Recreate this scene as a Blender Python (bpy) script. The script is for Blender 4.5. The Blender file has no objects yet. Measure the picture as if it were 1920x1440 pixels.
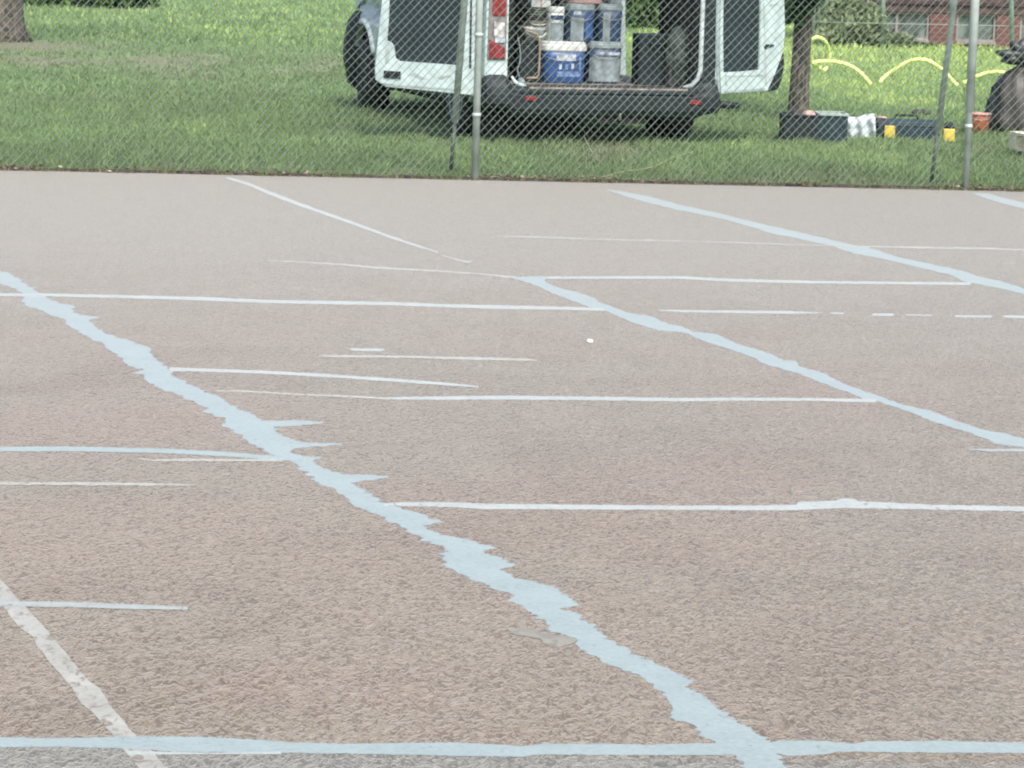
import bpy, bmesh, math, random
import numpy as np
from mathutils import Vector, Matrix, noise
random.seed(7); rng = np.random.default_rng(7)
S = bpy.context.scene
COL = S.collection
PI = math.pi
# ------------------------------------------------------------------ camera
F_PX = 5500.0; H = 1.6; PITCH = math.atan(835 / F_PX); ROLL = 0.028
FWD = Vector((0, math.cos(PITCH), -math.sin(PITCH)))
_r0 = Vector((1, 0, 0)); _u0 = Vector((0, math.sin(PITCH), math.cos(PITCH)))
RIGHT = _r0 * math.cos(ROLL) + _u0 * math.sin(ROLL)
UP = -_r0 * math.sin(ROLL) + _u0 * math.cos(ROLL)
CAM = Vector((0, 0, H))
cd = bpy.data.cameras.new("camera"); cam = bpy.data.objects.new("camera", cd); COL.objects.link(cam)
cam.matrix_world = Matrix(((RIGHT.x, UP.x, -FWD.x, 0), (RIGHT.y, UP.y, -FWD.y, 0), (RIGHT.z, UP.z, -FWD.z, H), (0, 0, 0, 1)))
cd.sensor_width = 36; cd.lens = F_PX / 1920 * 36; cd.clip_end = 600; cd.clip_start = 0.1
S.camera = cam

def ray(x, y): return FWD * F_PX + RIGHT * (x - 960) - UP * (y - 720)
def at(x, y, z=0.0):                       # point of the horizontal plane z seen at photo pixel x, y
    d = ray(x, y); return CAM + d * ((z - H) / d.z)
def atY(x, y, Y):
    d = ray(x, y); return CAM + d * (Y / d.y)

# ------------------------------------------------------------------ materials
def new_mat(name):
    m = bpy.data.materials.new(name); m.use_nodes = True
    nt = m.node_tree; return m, nt, nt.nodes["Principled BSDF"]
def N(nt, t, **kw):
    n = nt.nodes.new(t)
    for k, v in kw.items():
        if k in n.inputs: n.inputs[k].default_value = v
        else: setattr(n, k, v)
    return n
def ramp(nt, stops):
    r = nt.nodes.new("ShaderNodeValToRGB"); e = r.color_ramp.elements
    e[0].position, e[0].color = stops[0][0], (*stops[0][1], 1)
    e[1].position, e[1].color = stops[-1][0], (*stops[-1][1], 1)
    for p, c in stops[1:-1]:
        q = e.new(p); q.color = (*c, 1)
    return r
def mix(nt, fac, a, b, mode="MIX"):
    m = nt.nodes.new("ShaderNodeMix"); m.data_type = "RGBA"; m.blend_type = mode
    for s, v in ((0, fac), (6, a), (7, b)):
        if hasattr(v, "links"): nt.links.new(v, m.inputs[s])
        else: m.inputs[s].default_value = v if s == 0 else (*v, 1)
    return m.outputs[2]
def simple(name, c, rough=0.6, var=0.12, scale=8.0, metal=0.0, bump=0.0, spec=0.5, c2=None):
    m, nt, b = new_mat(name)
    tc = N(nt, "ShaderNodeTexCoord"); no = N(nt, "ShaderNodeTexNoise", Scale=scale, Detail=5.0)
    nt.links.new(tc.outputs["Object"], no.inputs["Vector"])
    c2 = c2 or tuple(x * (1 - 2.2 * var) for x in c)
    r = ramp(nt, [(0.35, c2), (0.62, tuple(min(1, x * (1 + var * .4)) for x in c))])
    nt.links.new(no.outputs["Fac"], r.inputs[0]); nt.links.new(r.outputs[0], b.inputs["Base Color"])
    b.inputs["Roughness"].default_value = rough; b.inputs["Metallic"].default_value = metal
    b.inputs["Specular IOR Level"].default_value = spec
    if bump:
        bp = N(nt, "ShaderNodeBump", Strength=bump, Distance=0.01)
        nt.links.new(no.outputs["Fac"], bp.inputs["Height"]); nt.links.new(bp.outputs[0], b.inputs["Normal"])
    return m
M = {}
M["white"] = simple("van_white", (0.46, 0.55, 0.555), 0.35, 0.08, 5)
M["white2"] = simple("door_inner_white", (0.49, 0.59, 0.59), 0.4, 0.10, 9)
M["gwhite"] = simple("dusty_white", (0.40, 0.46, 0.455), 0.5, 0.15, 6)
M["blackp"] = simple("black_plastic", (0.011, 0.018, 0.021), 0.6, 0.2, 7, spec=0.35)
M["rubber"] = simple("rubber", (0.02, 0.022, 0.024), 0.8, 0.2, 14)
M["lining"] = simple("dark_lining", (0.05, 0.05, 0.052), 0.8, 0.25, 5)
M["panel"] = simple("door_panel", (0.016, 0.027, 0.034), 0.6, 0.15, 4, spec=0.3)
M["under"] = simple("underbody", (0.02, 0.02, 0.02), 0.9, 0.3, 9)
M["redl"] = simple("red_lens", (0.25, 0.03, 0.035), 0.2, 0.2, 20)
M["clearl"] = simple("clear_lens", (0.55, 0.53, 0.52), 0.2, 0.3, 22)
M["greyl"] = simple("grey_lens", (0.22, 0.2, 0.2), 0.25, 0.2, 22)
M["galv"] = simple("galvanised", (0.44, 0.52, 0.48), 0.55, 0.12, 9, 0.1)
M["galvd"] = simple("weathered_steel", (0.13, 0.16, 0.13), 0.7, 0.2, 18, 0.2)
M["wire"] = simple("fence_wire", (0.21, 0.265, 0.24), 0.7, 0.15, 6, 0.0, spec=0.2)
M["steel"] = simple("steel", (0.4, 0.4, 0.38), 0.4, 0.2, 18, 0.7)
M["sill"] = simple("scuffed_sill", (0.30, 0.26, 0.22), 0.6, 0.35, 14, 0.1, c2=(0.05, 0.05, 0.05))
M["tubw"] = simple("tub_white", (0.58, 0.63, 0.61), 0.45, 0.1, 12)
M["tubb"] = simple("tub_blue", (0.03, 0.085, 0.24), 0.4, 0.15, 10)
M["tubdb"] = simple("tub_dark_blue", (0.025, 0.055, 0.12), 0.45, 0.15, 10)
M["lab"] = simple("label_grey", (0.24, 0.30, 0.32), 0.5, 0.2, 16)
M["labw"] = simple("label_white", (0.46, 0.54, 0.62), 0.5, 0.25, 25)
M["labb"] = simple("label_pale_blue", (0.16, 0.27, 0.50), 0.5, 0.3, 30)
M["olive"] = simple("olive", (0.10, 0.12, 0.09), 0.7, 0.3, 22)
M["camo"] = simple("dark_sheet", (0.10, 0.13, 0.11), 0.9, 0.35, 16, bump=0.6, c2=(0.02, 0.028, 0.026))
M["tan"] = simple("tan_rod", (0.33, 0.26, 0.19), 0.5, 0.15, 20)
M["cream"] = simple("cream", (0.5, 0.5, 0.44), 0.5, 0.15, 20)
M["crate"] = simple("black_crate", (0.016, 0.024, 0.028), 0.65, 0.2, 12, spec=0.3)
M["tealc"] = simple("blue_black_crate", (0.02, 0.042, 0.055), 0.6, 0.2, 12, spec=0.3)
M["yellow"] = simple("yellow", (0.62, 0.47, 0.07), 0.45, 0.1, 30)
M["orange"] = simple("orange", (0.55, 0.15, 0.075), 0.45, 0.2, 22)
M["pink"] = simple("pale_pink", (0.5, 0.33, 0.3), 0.6, 0.1, 22)
M["hose"] = simple("pale_yellow_hose", (0.74, 0.84, 0.28), 0.5, 0.08, 10)
M["cloth"] = simple("white_sheet", (0.50, 0.57, 0.60), 0.8, 0.12, 14, bump=0.4)
M["bag"] = simple("bin_bag", (0.035, 0.042, 0.045), 0.42, 0.3, 5, bump=0.5)
M["bagb"] = simple("brown_bin_bag", (0.055, 0.048, 0.043), 0.5, 0.3, 5, bump=0.5)
M["wood"] = simple("pale_wood", (0.72, 0.66, 0.50), 0.7, 0.12, 9)
M["stone"] = simple("dark_stone", (0.06, 0.07, 0.055), 0.9, 0.3, 22)
M["pebble"] = simple("white_pebble", (0.8, 0.8, 0.76), 0.7, 0.1, 22)
M["straw"] = simple("straw", (0.30, 0.30, 0.17), 0.8, 0.2, 12)
M["roof"] = simple("roof_tiles", (0.08, 0.05, 0.05), 0.8, 0.3, 9)
M["timber"] = simple("dark_cladding", (0.10, 0.065, 0.06), 0.8, 0.3, 7)
M["winf"] = simple("window_frame", (0.30, 0.26, 0.25), 0.5, 0.1, 7)
M["glass"] = simple("window_glass", (0.16, 0.20, 0.18), 0.35, 0.3, 5)
M["greyp"] = simple("grey_green_paint", (0.36, 0.44, 0.40), 0.5, 0.12, 6)
M["glassv"] = simple("vehicle_glass", (0.02, 0.03, 0.03), 0.08, 0.1, 3)

def bark(name, c1, c2):
    m, nt, b = new_mat(name)
    tc = N(nt, "ShaderNodeTexCoord"); mp = N(nt, "ShaderNodeMapping"); mp.inputs["Scale"].default_value = (22, 22, 5)
    no = N(nt, "ShaderNodeTexNoise", Scale=1.0, Detail=7.0, Distortion=1.5)
    nt.links.new(tc.outputs["Object"], mp.inputs[0]); nt.links.new(mp.outputs[0], no.inputs["Vector"])
    r = ramp(nt, [(0.38, c1), (0.62, c2)])
    nt.links.new(no.outputs["Fac"], r.inputs[0]); nt.links.new(r.outputs[0], b.inputs["Base Color"])
    bp = N(nt, "ShaderNodeBump", Strength=1.0, Distance=0.03)
    nt.links.new(no.outputs["Fac"], bp.inputs["Height"]); nt.links.new(bp.outputs[0], b.inputs["Normal"])
    b.inputs["Roughness"].default_value = 0.9
    return m
M["bark"] = bark("bark", (0.025, 0.024, 0.022), (0.14, 0.115, 0.09))

def brick():
    m, nt, b = new_mat("brick")
    tc = N(nt, "ShaderNodeTexCoord"); sp = N(nt, "ShaderNodeSeparateXYZ"); cb = N(nt, "ShaderNodeCombineXYZ")
    ad = N(nt, "ShaderNodeMath", operation="ADD")
    nt.links.new(tc.outputs["Object"], sp.inputs[0]); nt.links.new(sp.outputs[0], ad.inputs[0]); nt.links.new(sp.outputs[1], ad.inputs[1])
    nt.links.new(ad.outputs[0], cb.inputs[0]); nt.links.new(sp.outputs[2], cb.inputs[1])
    t = N(nt, "ShaderNodeTexBrick", Scale=1.0)
    t.inputs["Color1"].default_value = (0.145, 0.062, 0.056, 1); t.inputs["Color2"].default_value = (0.13, 0.055, 0.05, 1)
    t.inputs["Mortar"].default_value = (0.15, 0.10, 0.09, 1); t.inputs["Mortar Size"].default_value = 0.008
    t.inputs["Brick Width"].default_value = 0.22; t.inputs["Row Height"].default_value = 0.075
    nt.links.new(cb.outputs[0], t.inputs["Vector"]); nt.links.new(t.outputs[0], b.inputs["Base Color"])
    b.inputs["Roughness"].default_value = 0.9; return m
M["brick"] = brick()

def court_mat():
    m, nt, b = new_mat("court_macadam"); L = nt.links
    tc = N(nt, "ShaderNodeTexCoord")
    mp = N(nt, "ShaderNodeMapping"); mp.inputs["Scale"].default_value = (1, 0.42, 1)
    L.new(tc.outputs["Object"], mp.inputs[0])
    def nz(sc, det, dist=0.0, vec=None, rough=0.5):
        n = N(nt, "ShaderNodeTexNoise", Scale=sc, Detail=det, Distortion=dist, Roughness=rough)
        L.new(vec or mp.outputs[0], n.inputs["Vector"]); return n.outputs["Fac"]
    # worm-like light ridges of the coarse aggregate
    a = nz(50, 3, 1.3)
    sb = N(nt, "ShaderNodeMath", operation="SUBTRACT"); L.new(a, sb.inputs[0]); sb.inputs[1].default_value = 0.5
    ab = N(nt, "ShaderNodeMath", operation="ABSOLUTE"); L.new(sb.outputs[0], ab.inputs[0])
    worm = ramp(nt, [(0.0, (1, 1, 1)), (0.04, (0.70, 0.70, 0.70)), (0.09, (0.38, 0.38, 0.38)), (0.22, (0.0, 0.0, 0.0))]); L.new(ab.outputs[0], worm.inputs[0])
    fine = nz(170, 3, 0.3)
    # broad stains
    big = nz(0.55, 4, 0.8, tc.outputs["Object"]); pr = ramp(nt, [(0.42, (0, 0, 0)), (0.66, (1, 1, 1))]); L.new(big, pr.inputs[0])
    mid = nz(2.3, 5, 0.4, tc.outputs["Object"], 0.6); mr = ramp(nt, [(0.35, (0, 0, 0)), (0.68, (1, 1, 1))]); L.new(mid, mr.inputs[0])
    base = mix(nt, pr.outputs[0], (0.110, 0.087, 0.056), (0.131, 0.087, 0.057))
    base = mix(nt, mr.outputs[0], base, mix(nt, 0.6, base, (0.126, 0.104, 0.068)))
    st = nz(0.9, 5, 1.2, tc.outputs["Object"], 0.6); sr = ramp(nt, [(0.50, (0, 0, 0)), (0.68, (1, 1, 1))]); L.new(st, sr.inputs[0])
    base = mix(nt, sr.outputs[0], base, mix(nt, 1.0, base, (0.80, 0.72, 0.62), "MULTIPLY"))
    # duller grey surround nearest the camera, paler strip along the grass
    sp = N(nt, "ShaderNodeSeparateXYZ"); L.new(tc.outputs["Object"], sp.inputs[0])
    # base colour grows paler towards the lawn, with an irregular border
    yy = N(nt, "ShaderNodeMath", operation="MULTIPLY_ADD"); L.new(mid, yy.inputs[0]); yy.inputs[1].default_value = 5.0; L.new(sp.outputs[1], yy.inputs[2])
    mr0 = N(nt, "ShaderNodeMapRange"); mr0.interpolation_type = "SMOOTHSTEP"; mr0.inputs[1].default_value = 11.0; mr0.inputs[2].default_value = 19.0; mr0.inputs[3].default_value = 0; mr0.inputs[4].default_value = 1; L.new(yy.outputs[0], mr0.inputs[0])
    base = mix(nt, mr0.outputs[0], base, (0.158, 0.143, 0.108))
    mr1 = N(nt, "ShaderNodeMapRange"); mr1.inputs[1].default_value = 5.62; mr1.inputs[2].default_value = 5.70
    mr1.inputs[3].default_value = 1; mr1.inputs[4].default_value = 0; L.new(sp.outputs[1], mr1.inputs[0])
    base = mix(nt, mr1.outputs[0], base, (0.105, 0.103, 0.085))
    dark = mix(nt, 1.0, base, (0.74, 0.72, 0.70), "MULTIPLY")
    light = mix(nt, 1.0, base, (1.66, 1.62, 1.57), "MULTIPLY")
    c = mix(nt, worm.outputs[0], dark, light)
    fr = ramp(nt, [(0.3, (0.86, 0.86, 0.86)), (0.7, (1.12, 1.12, 1.12))]); L.new(fine, fr.inputs[0])
    c = mix(nt, 1.0, c, fr.outputs[0], "MULTIPLY")
    L.new(c, b.inputs["Base Color"])
    bp = N(nt, "ShaderNodeBump", Strength=0.55, Distance=0.006)
    L.new(worm.outputs[0], bp.inputs["Height"]); L.new(bp.outputs[0], b.inputs["Normal"])
    b.inputs["Roughness"].default_value = 0.7; b.inputs["Specular IOR Level"].default_value = 0.4
    b.inputs["Sheen Weight"].default_value = 1.0; b.inputs["Sheen Roughness"].default_value = 0.24; b.inputs["Sheen Tint"].default_value = (1, .94, .85, 1)
    return m
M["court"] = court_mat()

def paint(name, c, c2, worn=0.0, cs=45.0, sh=(1, .97, .92)):
    m, nt, b = new_mat(name); L = nt.links
    tc = N(nt, "ShaderNodeTexCoord"); n = N(nt, "ShaderNodeTexNoise", Scale=7.0, Detail=6.0, Roughness=0.65); L.new(tc.outputs["Object"], n.inputs["Vector"])
    r = ramp(nt, [(0.35, c2), (0.62, c)]); L.new(n.outputs["Fac"], r.inputs[0])
    n2 = N(nt, "ShaderNodeTexNoise", Scale=70.0, Detail=3.0, Distortion=0.6); L.new(tc.outputs["Object"], n2.inputs["Vector"])
    gr = ramp(nt, [(0.3, (0.86, 0.86, 0.86)), (0.6, (1.05, 1.05, 1.05))]); L.new(n2.outputs["Fac"], gr.inputs[0])
    out = mix(nt, 1.0, r.outputs[0], gr.outputs[0], "MULTIPLY")
    mp = N(nt, "ShaderNodeMapping"); mp.inputs["Scale"].default_value = (1, .45, 1); L.new(tc.outputs["Object"], mp.inputs[0])
    n3 = N(nt, "ShaderNodeTexNoise", Scale=cs, Detail=4.0, Distortion=0.8, Roughness=0.6); L.new(mp.outputs[0], n3.inputs["Vector"])
    if worn:
        wr = ramp(nt, [(worn - 0.05, (1, 1, 1)), (worn + 0.05, (0, 0, 0))]); L.new(n3.outputs["Fac"], wr.inputs[0])
        out = mix(nt, wr.outputs[0], out, (0.15, 0.122, 0.088))
    L.new(out, b.inputs["Base Color"])
    bp = N(nt, "ShaderNodeBump", Strength=0.25, Distance=0.004); L.new(n2.outputs["Fac"], bp.inputs["Height"]); L.new(bp.outputs[0], b.inputs["Normal"])
    b.inputs["Roughness"].default_value = 0.55; b.inputs["Specular IOR Level"].default_value = 0.4
    b.inputs["Sheen Weight"].default_value = 1.0; b.inputs["Sheen Roughness"].default_value = 0.24; b.inputs["Sheen Tint"].default_value = (*sh, 1)
    return m
M["pblue"] = paint("fresh_paint", (0.242, 0.298, 0.290), (0.215, 0.266, 0.259), 0.31)
M["pwhite"] = paint("dry_white_paint", (0.35, 0.375, 0.35), (0.29, 0.31, 0.285), 0.35)
M["pfaint"] = paint("thin_white_paint", (0.36, 0.355, 0.30), (0.28, 0.27, 0.22), 0.40)
M["pworn"] = paint("worn_white_paint", (0.33, 0.325, 0.28), (0.24, 0.23, 0.19), 0.42, 38)

def grass_ground():
    m, nt, b = new_mat("lawn_soil"); L = nt.links
    at_ = N(nt, "ShaderNodeAttribute", attribute_name="soil")
    tc = N(nt, "ShaderNodeTexCoord")
    n = N(nt, "ShaderNodeTexNoise", Scale=9.0, Detail=7.0, Roughness=0.7); L.new(tc.outputs["Object"], n.inputs["Vector"])
    g = ramp(nt, [(0.3, (0.10, 0.165, 0.07)), (0.7, (0.21, 0.33, 0.14))]); L.new(n.outputs["Fac"], g.inputs[0])
    d = ramp(nt, [(0.3, (0.11, 0.11, 0.07)), (0.7, (0.24, 0.225, 0.155))]); L.new(n.outputs["Fac"], d.inputs[0])
    L.new(mix(nt, at_.outputs["Fac"], g.outputs[0], d.outputs[0]), b.inputs["Base Color"])
    b.inputs["Roughness"].default_value = 0.95; b.inputs["Specular IOR Level"].default_value = 0.1
    return m
M["lawn"] = grass_ground()

def leafmat(name, stops, trans=0.35, attr="tint"):
    m, nt, b = new_mat(name); L = nt.links
    a = N(nt, "ShaderNodeAttribute", attribute_name=attr)
    r = ramp(nt, stops); L.new(a.outputs["Fac"], r.inputs[0]); L.new(r.outputs[0], b.inputs["Base Color"])
    b.inputs["Roughness"].default_value = 0.6; b.inputs["Specular IOR Level"].default_value = 0.25
    tr = N(nt, "ShaderNodeBsdfTranslucent"); L.new(r.outputs[0], tr.inputs[0])
    ms = N(nt, "ShaderNodeMixShader"); ms.inputs[0].default_value = trans
    L.new(b.outputs[0], ms.inputs[1]); L.new(tr.outputs[0], ms.inputs[2])
    L.new(ms.outputs[0], nt.nodes["Material Output"].inputs[0])
    return m
M["grass"] = leafmat("grass_blades", [(0.0, (0.28, 0.26, 0.18)), (0.22, (0.19, 0.235, 0.115)), (0.5, (0.195, 0.28, 0.128)), (0.75, (0.28, 0.385, 0.155)), (1.0, (0.48, 0.60, 0.20))], 0.4)
M["leafd"] = leafmat("dark_leaves", [(0, (0.02, 0.05, 0.02)), (1, (0.06, 0.13, 0.045))])
M["leafg"] = leafmat("grey_green_leaves", [(0, (0.20, 0.25, 0.14)), (1, (0.42, 0.50, 0.30))])
M["leafb"] = leafmat("bush_leaves", [(0, (0.06, 0.12, 0.04)), (1, (0.17, 0.27, 0.09))])
M["litter"] = leafmat("dead_leaves", [(0, (0.08, 0.065, 0.04)), (0.75, (0.19, 0.16, 0.10)), (1, (0.40, 0.38, 0.27))], 0.1)

# ------------------------------------------------------------------ mesh builder
class MB:
    def __init__(s): s.v = []; s.f = []; s.sm = []
    def add(s, vs, fs, smooth=False):
        o = len(s.v); s.v += [tuple(v) for v in vs]; s.f += [tuple(i + o for i in f) for f in fs]; s.sm += [smooth] * len(fs); return s
    def box(s, x0, x1, y0, y1, z0, z1, mtx=None):
        vs = [Vector((x, y, z)) for z in (z0, z1) for y in (y0, y1) for x in (x0, x1)]
        if mtx: vs = [mtx @ v for v in vs]
        return s.add(vs, [(0, 2, 3, 1), (4, 5, 7, 6), (0, 1, 5, 4), (2, 6, 7, 3), (0, 4, 6, 2), (1, 3, 7, 5)])
    def prism(s, poly, fn, a, b):           # poly in 2D; fn(p, t) -> 3D; extruded from a to b
        n = len(poly)
        vs = [fn(p, a) for p in poly] + [fn(p, b) for p in poly]
        fs = [(i, (i + 1) % n, n + (i + 1) % n, n + i) for i in range(n)]
        # triangulated caps
        from mathutils.geometry import tessellate_polygon
        for tri in tessellate_polygon([[Vector((p[0], p[1], 0)) for p in poly]]):
            fs.append(tuple(tri)); fs.append(tuple(n + i for i in reversed(tri)))
        return s.add(vs, fs)
    def tube(s, pts, r, n=8, cap=True, flat=1.0):
        pts = [Vector(p) for p in pts]; rs = r if isinstance(r, (list, tuple)) else [r] * len(pts)
        o = len(s.v); prev = None
        for i, p in enumerate(pts):
            t = (pts[min(i + 1, len(pts) - 1)] - pts[max(i - 1, 0)]).normalized()
            ref = Vector((0, 0, 1)) if abs(t.z) < 0.9 else Vector((0, 1, 0))
            if prev is not None:
                a = (prev - t * prev.dot(t)).normalized()
            else: a = t.cross(ref).normalized()
            prev = a; b = t.cross(a)
            for k in range(n):
                w = 2 * PI * k / n
                s.v.append(tuple(p + a * (math.cos(w) * rs[i]) + b * (math.sin(w) * rs[i] * flat)))
        for i in range(len(pts) - 1):
            for k in range(n):
                s.f.append((o + i * n + k, o + i * n + (k + 1) % n, o + (i + 1) * n + (k + 1) % n, o + (i + 1) * n + k)); s.sm.append(n > 4)
        if cap:
            s.f.append(tuple(o + k for k in reversed(range(n)))); s.sm.append(False)
            e = o + (len(pts) - 1) * n; s.f.append(tuple(e + k for k in range(n))); s.sm.append(False)
        return s
    def loft(s, rings, cap=True, smooth=True):
        o = len(s.v); n = len(rings[0])
        for r in rings: s.v += [tuple(p) for p in r]
        for i in range(len(rings) - 1):
            for k in range(n):
                s.f.append((o + i * n + k, o + i * n + (k + 1) % n, o + (i + 1) * n + (k + 1) % n, o + (i + 1) * n + k)); s.sm.append(smooth)
        if cap:
            s.f.append(tuple(o + k for k in reversed(range(n)))); s.sm.append(False)
            e = o + (len(rings) - 1) * n; s.f.append(tuple(e + k for k in range(n))); s.sm.append(False)
        return s
    def build(s, name, mat, parent=None, bevel=0.0, off=None):
        me = bpy.data.meshes.new(name)
        vs = s.v if off is None else [tuple(Vector(v) - off) for v in s.v]
        me.from_pydata(vs, [], s.f); me.polygons.foreach_set("use_smooth", s.sm); me.update()
        me.materials.append(mat)
        bm = bmesh.new(); bm.from_mesh(me); bmesh.ops.recalc_face_normals(bm, faces=bm.faces); bm.to_mesh(me); bm.free()
        o = bpy.data.objects.new(name, me); COL.objects.link(o)
        if off is not None and parent is None: o.location = off
        if parent: o.parent = parent
        if bevel:
            bv = o.modifiers.new("bevel", "BEVEL"); bv.width = bevel; bv.segments = 2; bv.limit_method = "ANGLE"; bv.angle_limit = math.radians(40)
        return o
def tag(o, label=None, cat=None, group=None, kind=None):
    if label: o["label"] = label
    if cat: o["category"] = cat
    if group: o["group"] = group
    if kind: o["kind"] = kind
    return o
def thing(name, loc, rz, label, cat, group=None):
    o = bpy.data.objects.new(name, None); COL.objects.link(o); o.location = loc; o.rotation_euler = (0, 0, rz)
    return tag(o, label, cat, group)
def fast_mesh(name, V, Fa, mat, attr=None, attname="tint", parent=None):
    me = bpy.data.meshes.new(name); nv, nf = len(V), len(Fa); k = Fa.shape[1]
    me.vertices.add(nv); me.vertices.foreach_set("co", np.asarray(V, np.float32).ravel())
    me.loops.add(nf * k); me.loops.foreach_set("vertex_index", np.asarray(Fa, np.int32).ravel())
    me.polygons.add(nf); me.polygons.foreach_set("loop_start", np.arange(0, nf * k, k, dtype=np.int32)); me.update()
    if attr is not None:
        a = me.attributes.new(attname, "FLOAT", "POINT"); a.data.foreach_set("value", np.asarray(attr, np.float32))
    me.validate(); me.materials.append(mat)
    o = bpy.data.objects.new(name, me); COL.objects.link(o)
    if parent: o.parent = parent
    return o
def leaf_cloud(name, C, size, tint, mat, parent=None, flatz=0.7):
    n = len(C); d = rng.normal(size=(n, 3)); d[:, 2] *= flatz; d /= np.linalg.norm(d, axis=1)[:, None]
    e = np.cross(d, rng.normal(size=(n, 3))); e /= np.linalg.norm(e, axis=1)[:, None]
    s = (size * rng.uniform(0.6, 1.3, n))[:, None]
    V = np.stack([C - d * s, C + e * s * .45, C + d * s, C - e * s * .45], 1).reshape(-1, 3)
    return fast_mesh(name, V, np.arange(4 * n).reshape(-1, 4), mat, np.repeat(tint, 4), parent=parent)

# ------------------------------------------------------------------ setting: court, lawn
E0 = at(0, 319); E1 = at(1920, 359)                       # far edge of the court
edir = (E1 - E0); edir.z = 0; edir.normalize(); enrm = Vector((-edir.y, edir.x, 0))
def edge_pt(s, d=0.0, z=0.0): p = E0 + edir * s + enrm * d; return Vector((p.x, p.y, z))
def edge_s(x, y=340): p = at(x, y); return (p - E0).dot(edir)
c = MB()
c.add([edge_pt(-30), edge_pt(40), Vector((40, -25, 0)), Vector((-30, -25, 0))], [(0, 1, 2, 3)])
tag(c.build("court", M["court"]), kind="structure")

def soil_at(x, y):
    s = (Vector((x, y, 0)) - E0).dot(enrm)
    n1 = noise.noise(Vector((x * .8, y * .35, 3.1))); n2 = noise.noise(Vector((x * 3.1, y * 1.5, 9.0)))
    v = 0.0
    v = max(v, 1.0 - s / 0.30 + n2 * 0.5, .62 - s / 1.5 + n2 * 0.8)                                    # trodden rim along the court
    px = 960 + F_PX * x / y                                                  # bare band crossing the lawn on the left
    band = math.exp(-((y - 35.5 + (x + 3) * 0.7) / 4.2) ** 2) * min(1, max(0, (-x - 0.6) / 1.8))
    v = max(v, band * (0.42 + n1 * 1.1 + n2 * 0.6))
    t = math.hypot((x + 6.8) / 1.6, (y - 39.6) / 2.6); v = max(v, 1.25 - t + n2 * .3)
    v = max(v, (n1 * 0.8 + n2 * 0.5 - 0.28) * 1.2)
    return min(1.0, max(0.0, v))
gx = np.linspace(-16, 16, 161); gy = np.concatenate([np.linspace(0, 16, 130), np.linspace(16.4, 72, 90)])
V = []; A = []
for t in gy:
    for x in gx:
        p = E0 + enrm * (t + 0.03); X = x; Y = p.y + (X - p.x) * edir.y / edir.x
        V.append((X, Y, -0.012 + 0.02 * noise.noise(Vector((X * 1.2, Y * .9, 0))) * min(1, t))); A.append(soil_at(X, Y))
nx = len(gx); Fq = np.array([(j * nx + i, j * nx + i + 1, (j + 1) * nx + i + 1, (j + 1) * nx + i) for j in range(len(gy) - 1) for i in range(nx - 1)])
tag(fast_mesh("lawn", np.array(V), Fq, M["lawn"], np.array(A), "soil"), kind="structure")
g = MB(); g.add([(-300, -60, -0.06), (300, -60, -0.06), (300, 420, -0.06), (-300, 420, -0.06)], [(0, 1, 2, 3)])
tag(g.build("ground", M["lawn"]), kind="structure")
# low dark edging between court and lawn
k = MB(); n = 240; top = []
for i in range(n + 1):
    s = -6 + 20 * i / n; w = 0.035 + 0.02 * noise.noise(Vector((s * 4, 0, 0))); h = 0.020 + 0.010 * noise.noise(Vector((s * 7, 5, 0)))
    a = 0.006 + 0.012 * noise.noise(Vector((s * 5, 9, 1)))
    top.append([edge_pt(s, a, -0.01), edge_pt(s, a + .004, h), edge_pt(s, a + w, h * .9), edge_pt(s, a + w + .01, -.012)])
for i in range(n):
    for j in range(3): k.add([top[i][j], top[i + 1][j], top[i + 1][j + 1], top[i][j + 1]], [(0, 1, 2, 3)])
M["edge"] = simple("soil_edge", (0.07, 0.06, 0.05), 0.95, 0.3, 22)
tag(k.build("kerb_strip", M["edge"]), kind="structure")

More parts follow.
